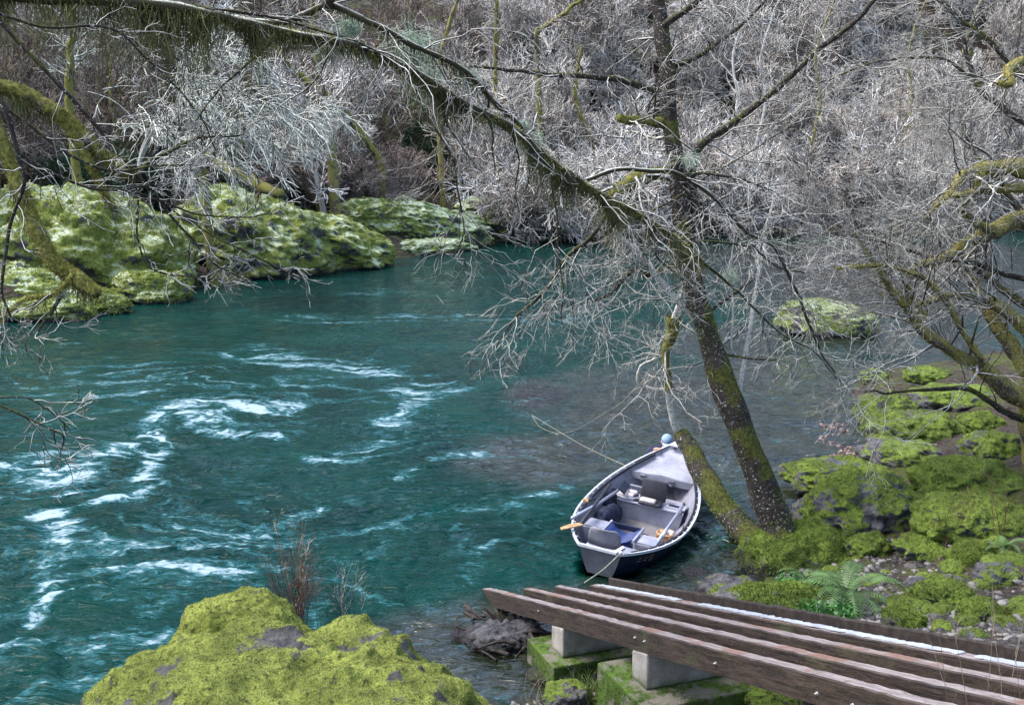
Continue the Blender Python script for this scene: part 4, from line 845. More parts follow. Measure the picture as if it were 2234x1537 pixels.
LB = [([(1487, 948), (1472, 925), (1458, 860), (1456, 780), (1463, 715), (1478, 672), (1500, 560), (1490, 470)], [bb+2.9, bb+2.6, bb+2.], [17, 16, 15, 14, 13, 10, 6]),
      ([(1552, 740), (1530, 705), (1490, 670), (1440, 610), (1398, 555), (1340, 500)], [bb+.9, bb+.4], [18, 17, 14, 9]),
      ([(1612, 870), (1622, 800), (1636, 720), (1652, 610), (1668, 520), (1690, 430)], [bb+.7, bb+1.1], [10, 10, 9, 5]),
      ([(1590, 835), (1596, 750), (1598, 660), (1594, 590), (1600, 500)], [bb+.8, bb+.2], [5, 5, 4, 3]),
      ([(1500, 560), (1515, 470), (1508, 390), (1525, 322), (1600, 268), (1700, 190), (1800, 100), (1880, 30), (1940, -30)], [bb+1.1, bb+.3, bb-.4], [26, 22, 18, 14, 12, 10, 8]),
      ([(1478, 382), (1430, 378), (1385, 394), (1335, 428)], [bb+1.2, bb+.9], [30, 26, 36, 30]),
      ([(1456, 852), (1425, 850), (1400, 842), (1392, 822), (1402, 795), (1432, 778)], [bb+2.7, bb+2.2], [12, 10, 7, 4]),
      ([(1470, 270), (1430, 268), (1380, 262), (1350, 255)], [bb+1.2, bb+.5], [26, 22, 14]),
      ([(1468, 220), (1400, 190), (1320, 170), (1220, 165), (1120, 155), (1020, 145)], [bb+1.2, bb+.4], [16, 14, 12, 9, 6]),
      ([(1530, 690), (1600, 640), (1640, 610), (1670, 600)], [bb+1, bb+1.8], [8, 7, 5]),
      ([(1440, 60), (1500, 20), (1560, -30)], [bb+1.2, bb+.6], [16, 10]),
      ([(1470, 690), (1466, 730), (1452, 770), (1458, 850)], [bb+2.4, bb+2.6], [30, 26, 18, 16]),
      ([(1700, 785), (1640, 782), (1600, 778), (1582, 775)], [bb+.4, bb+.8], [4, 5, 6]),
      ([(1500, 560), (1420, 600), (1380, 590), (1330, 640), (1280, 660)], [bb+1.2, bb+.2], [14, 14, 10, 5]),
      ([(1455, 150), (1530, 120), (1610, 60), (1690, -20)], [bb+1.3, bb+.7], [12, 8, 5])]
Ls = []
for k, (p, y, wd) in enumerate(LB):
    l = sh(px_limb(p, y, wd, n=24, wob=.05, seed=20+k)); Ls.append(l)
    lumpy(*l, ns=10, sub=3, amp=.14, seed=k).build('limb', mat['mossy_bark' if k in (5, 7, 11) else 'pale_bark' if k in (0, 1, 2, 3, 6) else 'alder_bark'], t)
twigs(rg, [A]+Ls, [18]+[6, 12, 10, 6, 22, 8, 5, 8, 16, 8, 12, 3, 5, 11, 14], 2.1, 'twigs', 'twig_pale', t, n2=6, n3=4, rmin=.0021, smin=.35, bias=(0, 0, -.25), r1=.25, wig=.23)
g = G(); 
for l, n in [((A[0][:14], A[1][:14]), 5000), (B, 4500), (Ls[5], 1500), (Ls[7], 900), (Ls[11], 800)]:
    k = fuzz(rg, l[0], l[1], n, .035, .012); g.add(k.v[0], t=k.t[0])
g.build('moss', mat['tuft_right'], t)
for p in [(1594, 600, bb+.3), (1508, 345, bb+.2), (1480, 378, bb+1.)]:
    lichen(rg, D(*p)+off, .16, 160, t)
# mound of roots and moss at its foot
rock('mossy_root_mound', 'mound of moss and roots at the foot of the two-stemmed alder', 'mound', tuple(base+[.3, .2, -.12]), (.95, .8, .72), seed=61, moss=.95, nu=200, tufts=16000, tl=.04, amp=.22)
rock('mossy_root_mound', 'long moss bank behind the fern, joining the alder roots to the stones', 'mound', tuple(base+[1.25, -.1, -.3]), (1.15, .8, .62), seed=62, moss=.85, nu=180, tufts=12000, tl=.04, amp=.22, rz=-.3)
rock('mossy_root_mound', 'low green moss slope between the fern and the edge of the slide', 'mound', tuple(hit(1700, 1345)+[0, .2, -.15]), (.95, .6, .42), seed=63, moss=.6, nu=160, tufts=7000, tl=.04, amp=.2, rz=-.3)
# --- the overhanging branch from the upper left
rg = np.random.default_rng(7); Y0 = 10.5
t = thing('overhanging_maple', 'bare mossy tree whose long branch crosses the whole top of the view from the left', 'tree', (-8.2, 8.6, 0)); off = np.array([8.2, -8.6, 0.])
tr = sh(limb([(-8.2, 8.6, 0), (-8.0, 8.8, 2.5), (-7.6, 9.2, 5), (-7.0, 9.6, 7.2), (-6.6, 9.9, 9.5), (-6.7, 10.2, 12)], [.34, .29, .26, .22, .16, .1], n=24, wob=.1, seed=9))
lumpy(*tr, seed=3).build('trunk', mat['mossy_bark'], t)
D1 = sh(px_limb([(-420, -60), (-100, -20), (300, 8), (480, 38), (620, 72), (780, 102), (880, 150), (1000, 220), (1120, 282), (1200, 350), (1270, 396), (1340, 440), (1400, 470), (1490, 530), (1560, 590), (1620, 645), (1700, 720), (1780, 770), (1828, 822)], [9.7, 10.5, 11.5, 12.6], [34, 30, 26, 22, 20, 19, 20, 20, 18, 15, 14, 12, 10, 8, 7, 5, 4, 3, 3], n=60, wob=.05, seed=11))
D2 = sh(px_limb([(480, 38), (600, 50), (660, 34), (712, 12), (745, 20), (800, 45), (900, 95), (1000, 150), (1060, 205), (1120, 260), (1165, 312), (1210, 370)], [10.7, 10.3, 11.3], [16, 14, 13, 15, 14, 12, 11, 10, 9, 8, 6], n=36, wob=.04, seed=12))
D3 = sh(px_limb([(712, 12), (722, -10), (728, -60)], [10.4, 10.3], [26, 20, 16], n=10, seed=4))
D4 = sh(px_limb([(250, -30), (420, 12), (560, 32), (690, 62), (760, 84), (850, 132)], [10.1, 10.], [7, 7, 6, 5, 4], n=26, wob=.04, seed=14))
D5 = sh(px_limb([(1280, 392), (1350, 370), (1420, 372), (1480, 380), (1550, 430), (1620, 500), (1690, 545), (1740, 640), (1790, 760), (1830, 826)], [11.9, 12.6], [9, 9, 9, 8, 8, 7, 6, 4], n=36, wob=.06, seed=15))
D6 = sh(px_limb([(1480, 380), (1540, 380), (1610, 392), (1684, 416)], [12.2, 12.4], [7, 6, 3], n=16, wob=.03, seed=16))
D7 = sh(px_limb([(1200, 350), (1205, 420), (1215, 500), (1225, 600), (1230, 710)], [11.8, 11.6], [5, 5, 4, 3], n=20, wob=.08, seed=17))
D8 = sh(px_limb([(1340, 440), (1290, 520), (1230, 570), (1180, 640), (1130, 690), (1080, 760)], [12., 12.4], [7, 10, 9, 6, 3], n=24, wob=.06, seed=18))
D9 = sh(px_limb([(900, 185), (930, 250), (980, 330), (1000, 420), (1010, 500), (990, 560)], [11.1, 11.], [5, 5, 4, 3], n=24, wob=.08, seed=19))
D10 = sh(px_limb([(1490, 530), (1560, 526), (1640, 540), (1700, 580), (1760, 600)], [12.3, 12.6], [6, 5, 4, 3], n=20, wob=.05, seed=20))
D11 = sh(px_limb([(1400, 470), (1460, 440), (1530, 390), (1640, 330), (1740, 260)], [12.2, 12.9], [5, 4, 3, 2], n=20, wob=.06, seed=21))
D12 = sh(px_limb([(620, 72), (560, 120), (480, 190), (420, 260)], [10.8, 10.4], [8, 6, 4, 3], n=20, wob=.06, seed=22))
DL = [D1, D2, D3, D4, D5, D6, D7, D8, D9, D10, D11, D12]
for k, l in enumerate(DL): lumpy(*l, ns=12 if k < 3 else 7, sub=4 if k < 3 else 2, amp=.2, seed=k+40).build('limb', mat[('frosty_bark' if k in (0, 1, 2, 4) else 'alder_bark')], t)
twigs(rg, DL, [32, 20, 4, 8, 20, 8, 9, 11, 9, 12, 10, 8], 1.5, 'twigs', 'twig_dark', t, n2=5, n3=3, rmin=.002, smin=.25, bias=(0, 0, -.5), wig=.26, r1=.28)
g = hang(rg, D1[0], D1[1], 1900, .06, .42, .0035, smax=.62); g.build('hanging_moss', mat['hang_moss'], t)
hang(rg, D1[0][4:18], D1[1][4:18], 1500, .2, .85, .004).build('hanging_moss', mat['hang_moss'], t)
hang(rg, D2[0], D2[1], 700, .05, .3, .004, smax=.8).build('hanging_moss', mat['hang_moss'], t)
hang(rg, D1[0][20:46], D1[1][20:46], 3200, .04, .34, .004).build('hanging_moss', mat['hang_moss'], t)
g = fuzz(rg, D1[0][:44], D1[1][:44], 7000, .03, .009, up=-.1); g.build('moss', mat['tuft_moss'], t)
for p, r in [((900, 95, 10.9), .24), ((925, 165, 11.2), .26), ((1165, 312, 11.5), .16), ((715, 95, 10.8), .16), ((1025, 170, 11.), .12), ((760, 60, 10.6), .13), ((1140, 275, 11.4), .09)]:
    lichen(rg, D(*p)+off, r, 260, t)
# --- mossy limbs at the left edge
rg = np.random.default_rng(8)
t = thing('mossy_maple', 'moss covered tree at the left edge with two thick drooping limbs and dark thin branches', 'tree', (-6.3, 8.0, 0)); off = np.array([6.3, -8.0, 0.])
tr = sh(limb([(-6.3, 8.0, 0), (-6.1, 8.4, 2), (-5.6, 9.0, 4), (-5.25, 9.2, 5.9), (-5.4, 9.2, 8), (-5.7, 9.3, 10.5)], [.27, .24, .2, .17, .13, .08], n=22, wob=.08, seed=10)); lumpy(*tr, seed=4).build('trunk', mat['mossy_bark'], t)
M = [sh(px_limb(p, y, w_, n=30, wob=.05, seed=60+k)) for k, (p, y, w_) in enumerate([
    ([(-130, 215), (-40, 190), (30, 196), (90, 228), (150, 268), (210, 325), (262, 362), (300, 385)], [9.2, 9.4], [32, 32, 32, 34, 33, 30, 28, 20]),
    ([(150, 275), (178, 322), (200, 372), (222, 412), (246, 455)], [9.3, 9.2], [24, 18, 16, 14, 9]),
    ([(-90, 225), (-20, 270), (18, 350), (52, 440), (88, 520), (130, 580), (175, 618), (215, 640)], [9.1, 8.8], [34, 30, 29, 31, 34, 35, 35, 24]),
    ([(300, 385), (325, 352), (370, 330), (430, 305), (520, 300)], [9.4, 9.8], [12, 9, 7, 4]),
    ([(-60, -20), (60, 110), (130, 185), (250, 320), (330, 415), (360, 460), (420, 520), (470, 570), (555, 610)], [8.8, 9.2], [10, 9, 9, 8, 7, 6, 4, 3]),
    ([(-10, 200), (20, 260), (40, 350), (48, 400), (25, 470), (15, 560), (12, 640), (20, 700)], [8.2, 8.1], [12, 11, 9, 8, 7, 5]),
    ([(0, 225), (60, 270), (150, 340), (240, 372), (330, 360), (430, 352)], [8.6, 9.], [7, 7, 6, 5, 3]),
    ([(40, 335), (110, 375), (200, 410), (290, 412), (370, 390)], [8.7, 9.], [7, 7, 5, 3]),
    ([(160, 600), (120, 640), (60, 650), (0, 690), (-20, 720)], [8.8, 8.6], [16, 12, 10, 7]),
    ([(135, 640), (110, 680), (82, 722)], [8.8, 8.7], [9, 9, 5]),
    ([(330, 415), (420, 490), (560, 560), (640, 600)], [9.1, 9.3], [5, 4, 3]),
    ([(300, 420), (420, 462), (520, 470), (600, 462)], [9.1, 9.3], [5, 4, 3]),
    ([(270, 350), (300, 430), (300, 520), (330, 590), (430, 600), (500, 608)], [9.2, 9.2], [5, 4, 4, 3]),
    ([(-30, 20), (100, 60), (240, 60), (330, 130), (420, 230), (470, 330)], [8.8, 9.6], [6, 6, 5, 4, 3]),
    ([(-60, 880), (10, 868), (60, 868), (100, 890), (150, 935)], [7.5, 7.8], [4, 4, 3, 2]),
    ([(-60, 860), (20, 890), (80, 920), (135, 945), (130, 985)], [7.5, 7.7], [6, 5, 4, 3])])]
for k, l in enumerate(M): lumpy(*l, ns=20 if k < 3 else 7, sub=5 if k < 3 else 2, amp=.22 if k < 3 else .12, seed=k+70).build('limb', mat['mossy_bark' if k < 3 or k == 8 else 'alder_bark'], t)
twigs(rg, M[3:], [10, 18, 8, 12, 12, 8, 4, 7, 7, 8, 14, 4, 5], .75, 'twigs', 'twig_dark', t, n2=3, n3=3, rmin=.002, smin=.2, bias=(.1, 0, -.2), wig=.22)
g = G()
for l, n in [(M[0], 8000), (M[1], 2200), (M[2], 8000), (M[8], 900)]:
    k = fuzz(rg, l[0], l[1], n, .024, .008, up=.1); g.add(k.v[0], t=k.t[0])
g.build('moss', mat['tuft_moss'], t)
hang(rg, M[0][0], M[0][1], 1800, .04, .16, .004).build('hanging_moss', mat['hang_moss'], t); hang(rg, M[1][0], M[1][1], 700, .04, .14, .004).build('hanging_moss', mat['hang_moss'], t); hang(rg, M[2][0], M[2][1], 1500, .04, .16, .004).build('hanging_moss', mat['hang_moss'], t)
lichen(rg, D(133, 636, 8.8)+off, .06, 120, t)
# --- mossy tree of the right bank
rg = np.random.default_rng(9); tb = hit(2290, 1000); t = thing('mossy_alder', 'spreading moss coated tree at the right edge, its limbs reaching left over the bank', 'tree', tuple(tb)); off = -tb; y = tb[1]
tr = sh(px_limb([(2290, 1010), (2270, 900), (2300, 700), (2330, 450), (2310, 200), (2290, -60)], [y, y-.3], [110, 95, 80, 70, 50, 36], n=26, wob=.1, seed=13)); lumpy(*tr, seed=5).build('trunk', mat['mossy_bark'], t)
RR = [sh(px_limb(p, [y+a for a in yy], w_, n=30, wob=.09, seed=90+k)) for k, (p, yy, w_) in enumerate([
    ([(2330, 400), (2234, 368), (2170, 368), (2110, 380), (2080, 402), (2050, 440), (2020, 480)], [0, -1.2], [40, 36, 32, 26, 14, 8, 4]),
    ([(2330, 500), (2234, 480), (2170, 500), (2110, 532), (2060, 562), (2000, 590), (1985, 640), (2020, 700)], [0, -1.], [44, 40, 34, 24, 18, 14, 10, 6]),
    ([(2170, 505), (2130, 490), (2100, 455), (2120, 415), (2140, 380)], [-.4, -.9], [18, 14, 12, 9]),
    ([(2280, 900), (2200, 850), (2140, 800), (2080, 770), (2030, 735), (1990, 690), (1950, 640), (1900, 560), (1860, 500)], [0, -1.5], [46, 42, 34, 26, 24, 20, 16, 10, 5]),
    ([(2270, 850), (2210, 760), (2160, 690), (2130, 620), (2090, 560), (2060, 500)], [0, .8], [40, 34, 28, 20, 12, 6]),
    ([(2290, 780), (2220, 700), (2150, 650), (2090, 640), (2000, 655), (1920, 640)], [0, -.4], [36, 30, 24, 16, 10, 5]),
    ([(2300, 300), (2234, 268), (2180, 228), (2135, 185), (2110, 120), (2100, 0), (2098, -60)], [0, 1.], [14, 13, 12, 10, 9, 7]),
    ([(2320, 240), (2234, 170), (2160, 90), (2060, 20), (1990, -40)], [0, .6], [16, 13, 10, 7]),
    ([(2135, 185), (2060, 130), (1960, 130), (1860, 150), (1760, 190)], [.6, 1.4], [7, 6, 4, 3]),
    ([(2320, 150), (2250, 130), (2200, 150), (2210, 180), (2170, 175)], [-.2, -1.], [26, 22, 18, 8]),
    ([(2234, 410), (2180, 412), (2130, 420), (2080, 430)], [-.2, -1.], [22, 18, 14, 8]),
    ([(2150, 800), (2090, 700), (2050, 640), (1990, 600), (1900, 580), (1820, 590)], [-.6, -1.6], [16, 14, 11, 8, 5]),
    ([(2280, 930), (2200, 900), (2120, 850), (2040, 850), (1950, 850), (1880, 860)], [0, -1.], [20, 14, 10, 6, 4]),
    ([(2280, 620), (2200, 600), (2120, 575), (2010, 560), (1900, 520), (1800, 505)], [0, -.6], [14, 12, 9, 7, 4]),
    ([(2300, 700), (2220, 655), (2150, 600), (2060, 520), (2000, 440), (1950, 380)], [0, 1.2], [22, 18, 14, 10, 5]),
    ([(2300, 520), (2234, 470), (2180, 400), (2130, 340), (2090, 260)], [0, 1.2], [20, 16, 12, 8, 5])])]
for k, l in enumerate(RR): lumpy(*l, ns=14 if k < 6 else 8, sub=4 if k < 6 else 2, amp=.24 if k < 6 else .14, seed=k+110).build('limb', mat['mossy_bark_dull' if k < 6 or k in (9, 10, 11) else 'alder_bark'], t)
twigs(rg, RR, [16, 18, 8, 30, 22, 18, 24, 22, 12, 8, 8, 16, 12, 18, 22, 20], 2.3, 'twigs', 'twig_pale', t, n2=6, n3=4, rmin=.0023, smin=.25, bias=(-.25, 0, .05), wig=.15, r1=.25)
g = G()
for l, n in [(l, 2600) for l in RR[:6]]+[(l, 1200) for l in (RR[9], RR[10], RR[11])]:
    k = fuzz(rg, l[0], l[1], n, .04, .013, up=0); g.add(k.v[0], t=k.t[0])
g.build('moss', mat['tuft_pale'], t)
# ------------------------------------------------------------------ background wood
def proto_tree(name, seed, H, stems, spread, bark, tw, n1, n2, n3, n4, L1, moss=False, lean=(0, 0), rm=.008, r0=.16, hangn=0, bias=(0, 0, .35), K=6, wig=.16):
    rg = np.random.default_rng(seed); t = thing(name, 'x', 'tree', (0, 0, -60)); g = G(); gt = G(); hg = G(); mains = []
    for s in range(stems):
        a = rg.uniform(0, 6.28); k = spread*rg.uniform(.3, 1); z = np.linspace(0, 1, 6); h = H*rg.uniform(.7, 1)
        P = np.stack([np.cos(a)*k*z**1.3*H+lean[0]*z**1.5*H, np.sin(a)*k*z**1.3*H+lean[1]*z**1.5*H, z*h*(1-.12*z*(abs(lean[0])+k))-.4], 1)
        P = P+rg.normal(size=P.shape)*.02*H*z[:, None]; l = limb(P, [r0*rg.uniform(.6, 1)*x for x in (1.2, .9, .75, .6, .35, .1)], n=20, wob=.15, seed=seed+s); mains.append(l); g.tubes(l[0][None], l[1][None], 9)
    for P, R in mains:
        a, ra = grow(rg, P[None], R[None], n1, .2, 1, L1, 1., wig, K+2, .45, bias, rm*1.6, .45)
        b, rb = grow(rg, a, ra, n2, .1, .95, L1*.5, .75, wig, K, .6, bias, rm*1.2); c, rc = grow(rg, b, rb, n3, .15, 1, L1*.26, .75, wig, 4, .75, bias, rm)
        (g if moss else gt).tubes(a, ra, 5); gt.tubes(b, rb, 3); gt.tubes(c, rc, 3)
        if n4: d, rd = grow(rg, c, rc, n4, .2, 1, L1*.15, .8, wig, 3, .8, bias, rm*.8); gt.tubes(d, rd, 3)
        if hangn:
            for q in range(len(a)):
                k = hang(rg, a[q], ra[q], hangn, .2, 1.3, .014, 4); hg.add(k.v[0], k.q[0])
    g.build('trunk', mat[bark], t); gt.build('crown', mat[tw], t)
    if hangn: hg.build('hanging_moss', mat['hang_moss'], t)
    return t
rgb = np.random.default_rng(77)
placed = {}
def plant(protos, n, region, smin, smax, label, group, face=None, hf=far_h, sink=0., tilt=.08, dmin=.3):
    k = 0; tries = 0
    while k < n and tries < n*60:
        tries += 1; x, y = region(rgb); d = poly_sd(np.array([x]), np.array([y]), FAR)[0] if hf is far_h else 1
        if d < dmin: continue
        px = CX+FPX*x/(y*math.cos(PITCH)+CAMH*.2)
        if px < -260 or px > 2500: continue
        p = protos[int(rgb.integers(len(protos)))]; s = rgb.uniform(smin, smax); z = float(hf(x, y))-sink
        rz = face if face is not None else rgb.uniform(0, 6.28); rz += rgb.normal()*.25 if face is not None else 0
        L_, G_ = (label, group)
        if p.name not in placed: placed[p.name] = 1; o = p; o.location = (x, y, z); o.rotation_euler = (rgb.normal()*tilt, rgb.normal()*tilt, rz); o.scale = (s,)*3
        else: o = dup(p, (x, y, z), rz, s, tilt=(rgb.normal()*tilt, rgb.normal()*tilt))
        o['label'] = L_; o['group'] = G_; k += 1
alders = [proto_tree('bare_alder', 200+i, 13, 1+i % 3, .16, 'pale_bark', 'twig_far', 18, 7, 4, 0, 5., rm=.026, r0=.24, wig=.1) for i in range(4)]
shrubs = [proto_tree('bare_shrub', 300+i, 6, 7, .45, 'pale_bark', 'twig_far', 9, 6, 4, 0, 3.0, rm=.022, r0=.06, wig=.11) for i in range(3)]
maples = [proto_tree('mossy_bare_maple', 400+i, 12, 2, .22, 'mossy_bark_dull', 'twig_brown', 14, 7, 4, 1, 4.8, moss=True, rm=.016, wig=.12, r0=.22) for i in range(3)]
thick = [proto_tree('brushy_shrub', 500+i, 4.5, 9, .6, 'mossy_bark_dull', 'twig_brown', 7, 5, 4, 0, 2.4, rm=.013, r0=.04, bias=(0, 0, .1)) for i in range(3)]
plant(alders, 150, lambda r: (r.uniform(-5, 110), r.uniform(98, 215)), .8, 1.5, 'tall bare pale-twigged alder on the far right hillside', 'bare alders on the far right hillside')
plant(shrubs, 130, lambda r: (r.uniform(-2, 75), r.uniform(95, 160)), .7, 1.5, 'bushy leafless shrub of pale stems in the thicket beyond the river at the right', 'leafless shrubs of the far right thicket')
shrubs2 = [proto_tree('leaning_shrub', 330+i, 7, 5, .3, 'pale_bark', 'twig_far', 10, 6, 4, 0, 3.2, rm=.022, wig=.1, r0=.06, lean=(-.2, -.7), bias=(0, -.2, -.1)) for i in range(2)]
def edge(i0, i1, dmin, dmax):
    def f(r):
        i = int(r.integers(i0, i1)); a = np.array(FAR[i]); b = np.array(FAR[i+1]); u = r.random(); e = b-a; nrm = np.array([-e[1], e[0]]); nrm = nrm/np.linalg.norm(nrm)
        return tuple(a+e*u+nrm*r.uniform(dmin, dmax))
    return f
plant(shrubs2, 34, edge(12, 15, .4, 6), .8, 1.5, 'leafless shrub leaning out over the water from the far right shore', 'shrubs leaning out from the far right shore', face=0.)
plant(maples, 56, lambda r: (r.uniform(-50, 6), r.uniform(60, 140)), .7, 1.3, 'bare big tree with moss coated limbs in the wood behind the far left bank', 'moss coated trees behind the far left bank', dmin=13)
plant(thick, 90, lambda r: (r.uniform(-38, 4), r.uniform(50, 100)), .7, 1.4, 'low brown brushy shrub on the slope behind the far left bank', 'brushy shrubs behind the far left bank', dmin=11)
plant(thick[:2], 26, edge(7, 12, 8, 18), .8, 1.3, 'brown twiggy shrub just above the mossy rocks of the middle far bank', 'twiggy shrubs above the mossy rocks')
plant(alders, 50, lambda r: (r.uniform(-60, 0), r.uniform(80, 170)), .8, 1.3, 'tall bare pale-twigged alder high on the far left slope', 'bare alders high on the far left slope')
# white lichen covered shrubs leaning over the river at the left
wh = [proto_tree('lichen_white_shrub', 600+i, 6.5, 5, .22, 'pale_bark', 'twig_white', 8, 5, 4, 0, 3.8, rm=.016, r0=.07, lean=(.75, -.35), bias=(.25, 0, -.75), wig=.1) for i in range(2)]
for k, (px, py, y, s, L_) in enumerate([(405, 400, 50, .95, 'white lichen crusted shrub arching toward the river from the middle of the left bank'), (300, 330, 53, 1.0, 'white twigged shrub behind the arching one, nearer the left edge'), (600, 360, 64, .85, 'white twigged shrub hanging over the sloping outcrop')]):
    o = wh[k % 2] if k < 2 else dup(wh[k % 2], (0, 0, 0)); P = D(px, py, y); o.location = (P[0], P[1], float(far_h(P[0], P[1]))-.1 if False else P[2]-.3); o.scale = (s,)*3; o.rotation_euler = (0, 0, [0, .25, -.1, .2][k]); o['label'] = L_; o['category'] = 'shrub'
for o in shrubs+shrubs2+thick: pass
# mossy leaning trunks of the left bank
rg = np.random.default_rng(31)
def far_trunk(pts, yy, wpx, label, material='mossy_bark', hn=0, ntw=14, name='mossy_leaning_tree', L1=2.4, cat='tree', tw='twig_brown'):
    y0 = float(yy[0])
    while y0 < 130:
        q_ = D(pts[0][0], pts[0][1], y0)
        if poly_sd(q_[:1], q_[1:2], FAR)[0] > 8.5: break
        y0 += .5
    log = name == 'mossy_leaning_tree' and pts[0][0] == 440; yy = [min(y0, 58), yy[-1]] if log else [y0, y0-.5]; wpx = [k*(1 if log else .85) for k in wpx]
    P, R = px_limb(pts, yy, wpx, n=26, wob=.25, seed=int(pts[0][0]) % 89); gz = float(far_h(P[0, 0], P[0, 1]))-.3
    if P[0, 2] > gz+.3:                # carry the trunk down to the ground
        dn = np.array([P[0]*[1, 1, 0]+[.15*k*(P[0, 2]-gz)/4*.3, 0, gz+(P[0, 2]-gz)*(1-k/4)] for k in (4, 3, 2, 1)]); P = crm(np.vstack([dn, P]), 32); R = np.interp(np.linspace(0, 1, 32), np.linspace(0, 1, 30), np.concatenate([[R[0]*1.35, R[0]*1.25, R[0]*1.15, R[0]*1.05], R]))
    b = P[0].copy(); t = thing(name, label, cat, tuple(b)); P = P-b
    lumpy(P, R, ns=10, sub=2, amp=.2, seed=4).build('trunk', mat[material], t)
    if ntw: twigs(rg, [(P, R)], ntw, L1, 'twigs', tw, t, n2=4, n3=3, rmin=.008, bias=(0, 0, .2), smin=.25)
    if hn: hang(rg, P, R, hn, .2, 1.2, .016, 4).build('hanging_moss', mat['hang_moss'], t)
    return t
far_trunk([(440, 330), (500, 368), (560, 400), (612, 425)], [50, 48], [18, 22, 26, 18], 'thick mossy log leaning down over the outcrop under the white shrub', ntw=6)
far_trunk([(380, 300), (372, 200), (368, 100), (360, -60)], [58, 58], [26, 22, 20, 16], 'dark upright trunk hung with moss near the top left', 'alder_bark', 400)
far_trunk([(150, 230), (152, 140), (158, 60), (150, -40)], [52, 52], [20, 18, 15, 10], 'yellow-mossed crooked tree with white lichen twigs at the upper left', 'mossy_bark', 0, 26, L1=3., tw='twig_white')
far_trunk([(830, 350), (740, 230), (690, 190), (640, 150), (560, 60)], [66, 64], [18, 18, 18, 14, 8], 'broad mossy trunk leaning left with drooping moss near the top centre-left', 'mossy_bark', 900)
far_trunk([(720, 290), (700, 200), (690, 100), (680, -20)], [68, 68], [22, 18, 15, 10], 'mossy upright trunk behind the leaning broad one', 'mossy_bark_dull', 500)
far_trunk([(955, 230), (960, 130), (985, 40), (1010, -40)], [88, 88], [13, 11, 10, 8], 'thin forked mossy tree at the top centre', 'mossy_bark_dull', 100)
far_trunk([(1080, 170), (1082, 80), (1085, -30)], [93, 93], [12, 11, 9], 'short upright yellow-mossed trunk at the top centre', 'mossy_bark', 100)
far_trunk([(1170, 70), (1230, 30), (1300, -30)], [104, 104], [12, 10, 9], 'mossy slanting limb of a tree at the top right of centre', 'mossy_bark')
far_trunk([(1290, 300), (1262, 240), (1255, 180), (1270, 100)], [102, 102], [10, 12, 10, 6], 'stubby moss tufted tree in the middle distance left of the alder', 'mossy_bark', 200)
for px, yy, k in [(1640, 100, 'pale thin-stemmed tree right of the leaning alder high on the slope'), (1760, 104, 'yellowish mossed tree in the middle of the right thicket'), (1960, 100, 'pale slanting tree in the right thicket near the mossy limbs'), (2080, 96, 'small mossed tree behind the right edge limbs'), (1580, 96, 'slender pale tree directly behind the forked knob of the alder')]:
    x0 = px; far_trunk([(x0, 440), (x0+10, 320), (x0+30, 220), (x0+20, 120), (x0+60, 0)], [yy, yy], [9, 8, 7, 6, 4], k, 'mossy_bark_dull' if 'moss' in k else 'pale_bark', 0, 26, 'slender_tree', 4., tw='twig_far')
# dark evergreens and ferns
def evergreen(seed, n=15000, H=3., W_=1.8):
    rg = np.random.default_rng(seed); t = thing('evergreen_shrub', 'x', 'shrub', (0, 0, -60)); P = rg.normal(size=(n, 3)); P /= np.linalg.norm(P, axis=1, keepdims=True); P *= rg.uniform(.35, 1, (n, 1))**.5
    P *= (1+.5*fbm(P*2.2+seed, 3, seed))[:, None]; P *= [W_, W_, H*.55]; P[:, 2] += H*.5; keep = vn(P*1.6, seed) > -.25; P = P[keep]; n = len(P)
    d = P-[0, 0, H*.3]+rg.normal(size=(n, 3))*.6; d[:, 2] -= .5; blades(P, d, rg.uniform(.1, .26, n), .07, rg).build('foliage', mat['fern_far'], t)
    g = G()
    for i in range(6):
        a = i*1.05; g.tube(crm([(0, 0, -.3), (.2*math.cos(a), .2*math.sin(a), H*.3), (.7*W_*math.cos(a), .7*W_*math.sin(a), H*.8)], 8), np.linspace(.06, .015, 8), 5)
    g.build('stem', mat['alder_bark'], t); return t
ev = [evergreen(i) for i in (1, 2, 3)]
def at_px(lst):
    def f(r): 
        q = lst[int(r.integers(len(lst)))]; P = D(q[0]+r.normal()*40, q[1], q[2]+r.normal()*3); return P[0], P[1]
    return f
plant(ev, 60, at_px([(250, 300, 66), (350, 300, 70), (450, 300, 76), (600, 300, 84), (680, 300, 86), (760, 300, 92), (200, 300, 70), (900, 250, 108), (1020, 90, 118), (300, 200, 84), (500, 200, 90)]), .7, 1.5, 'dark evergreen bush in the shade behind the far left bank', 'dark evergreen bushes behind the far left bank', dmin=11)
plant(ev, 26, lambda r: (r.uniform(0, 60), r.uniform(105, 150)), .8, 1.5, 'dark evergreen bush in the far right thicket', 'dark evergreen bushes in the far right thicket')
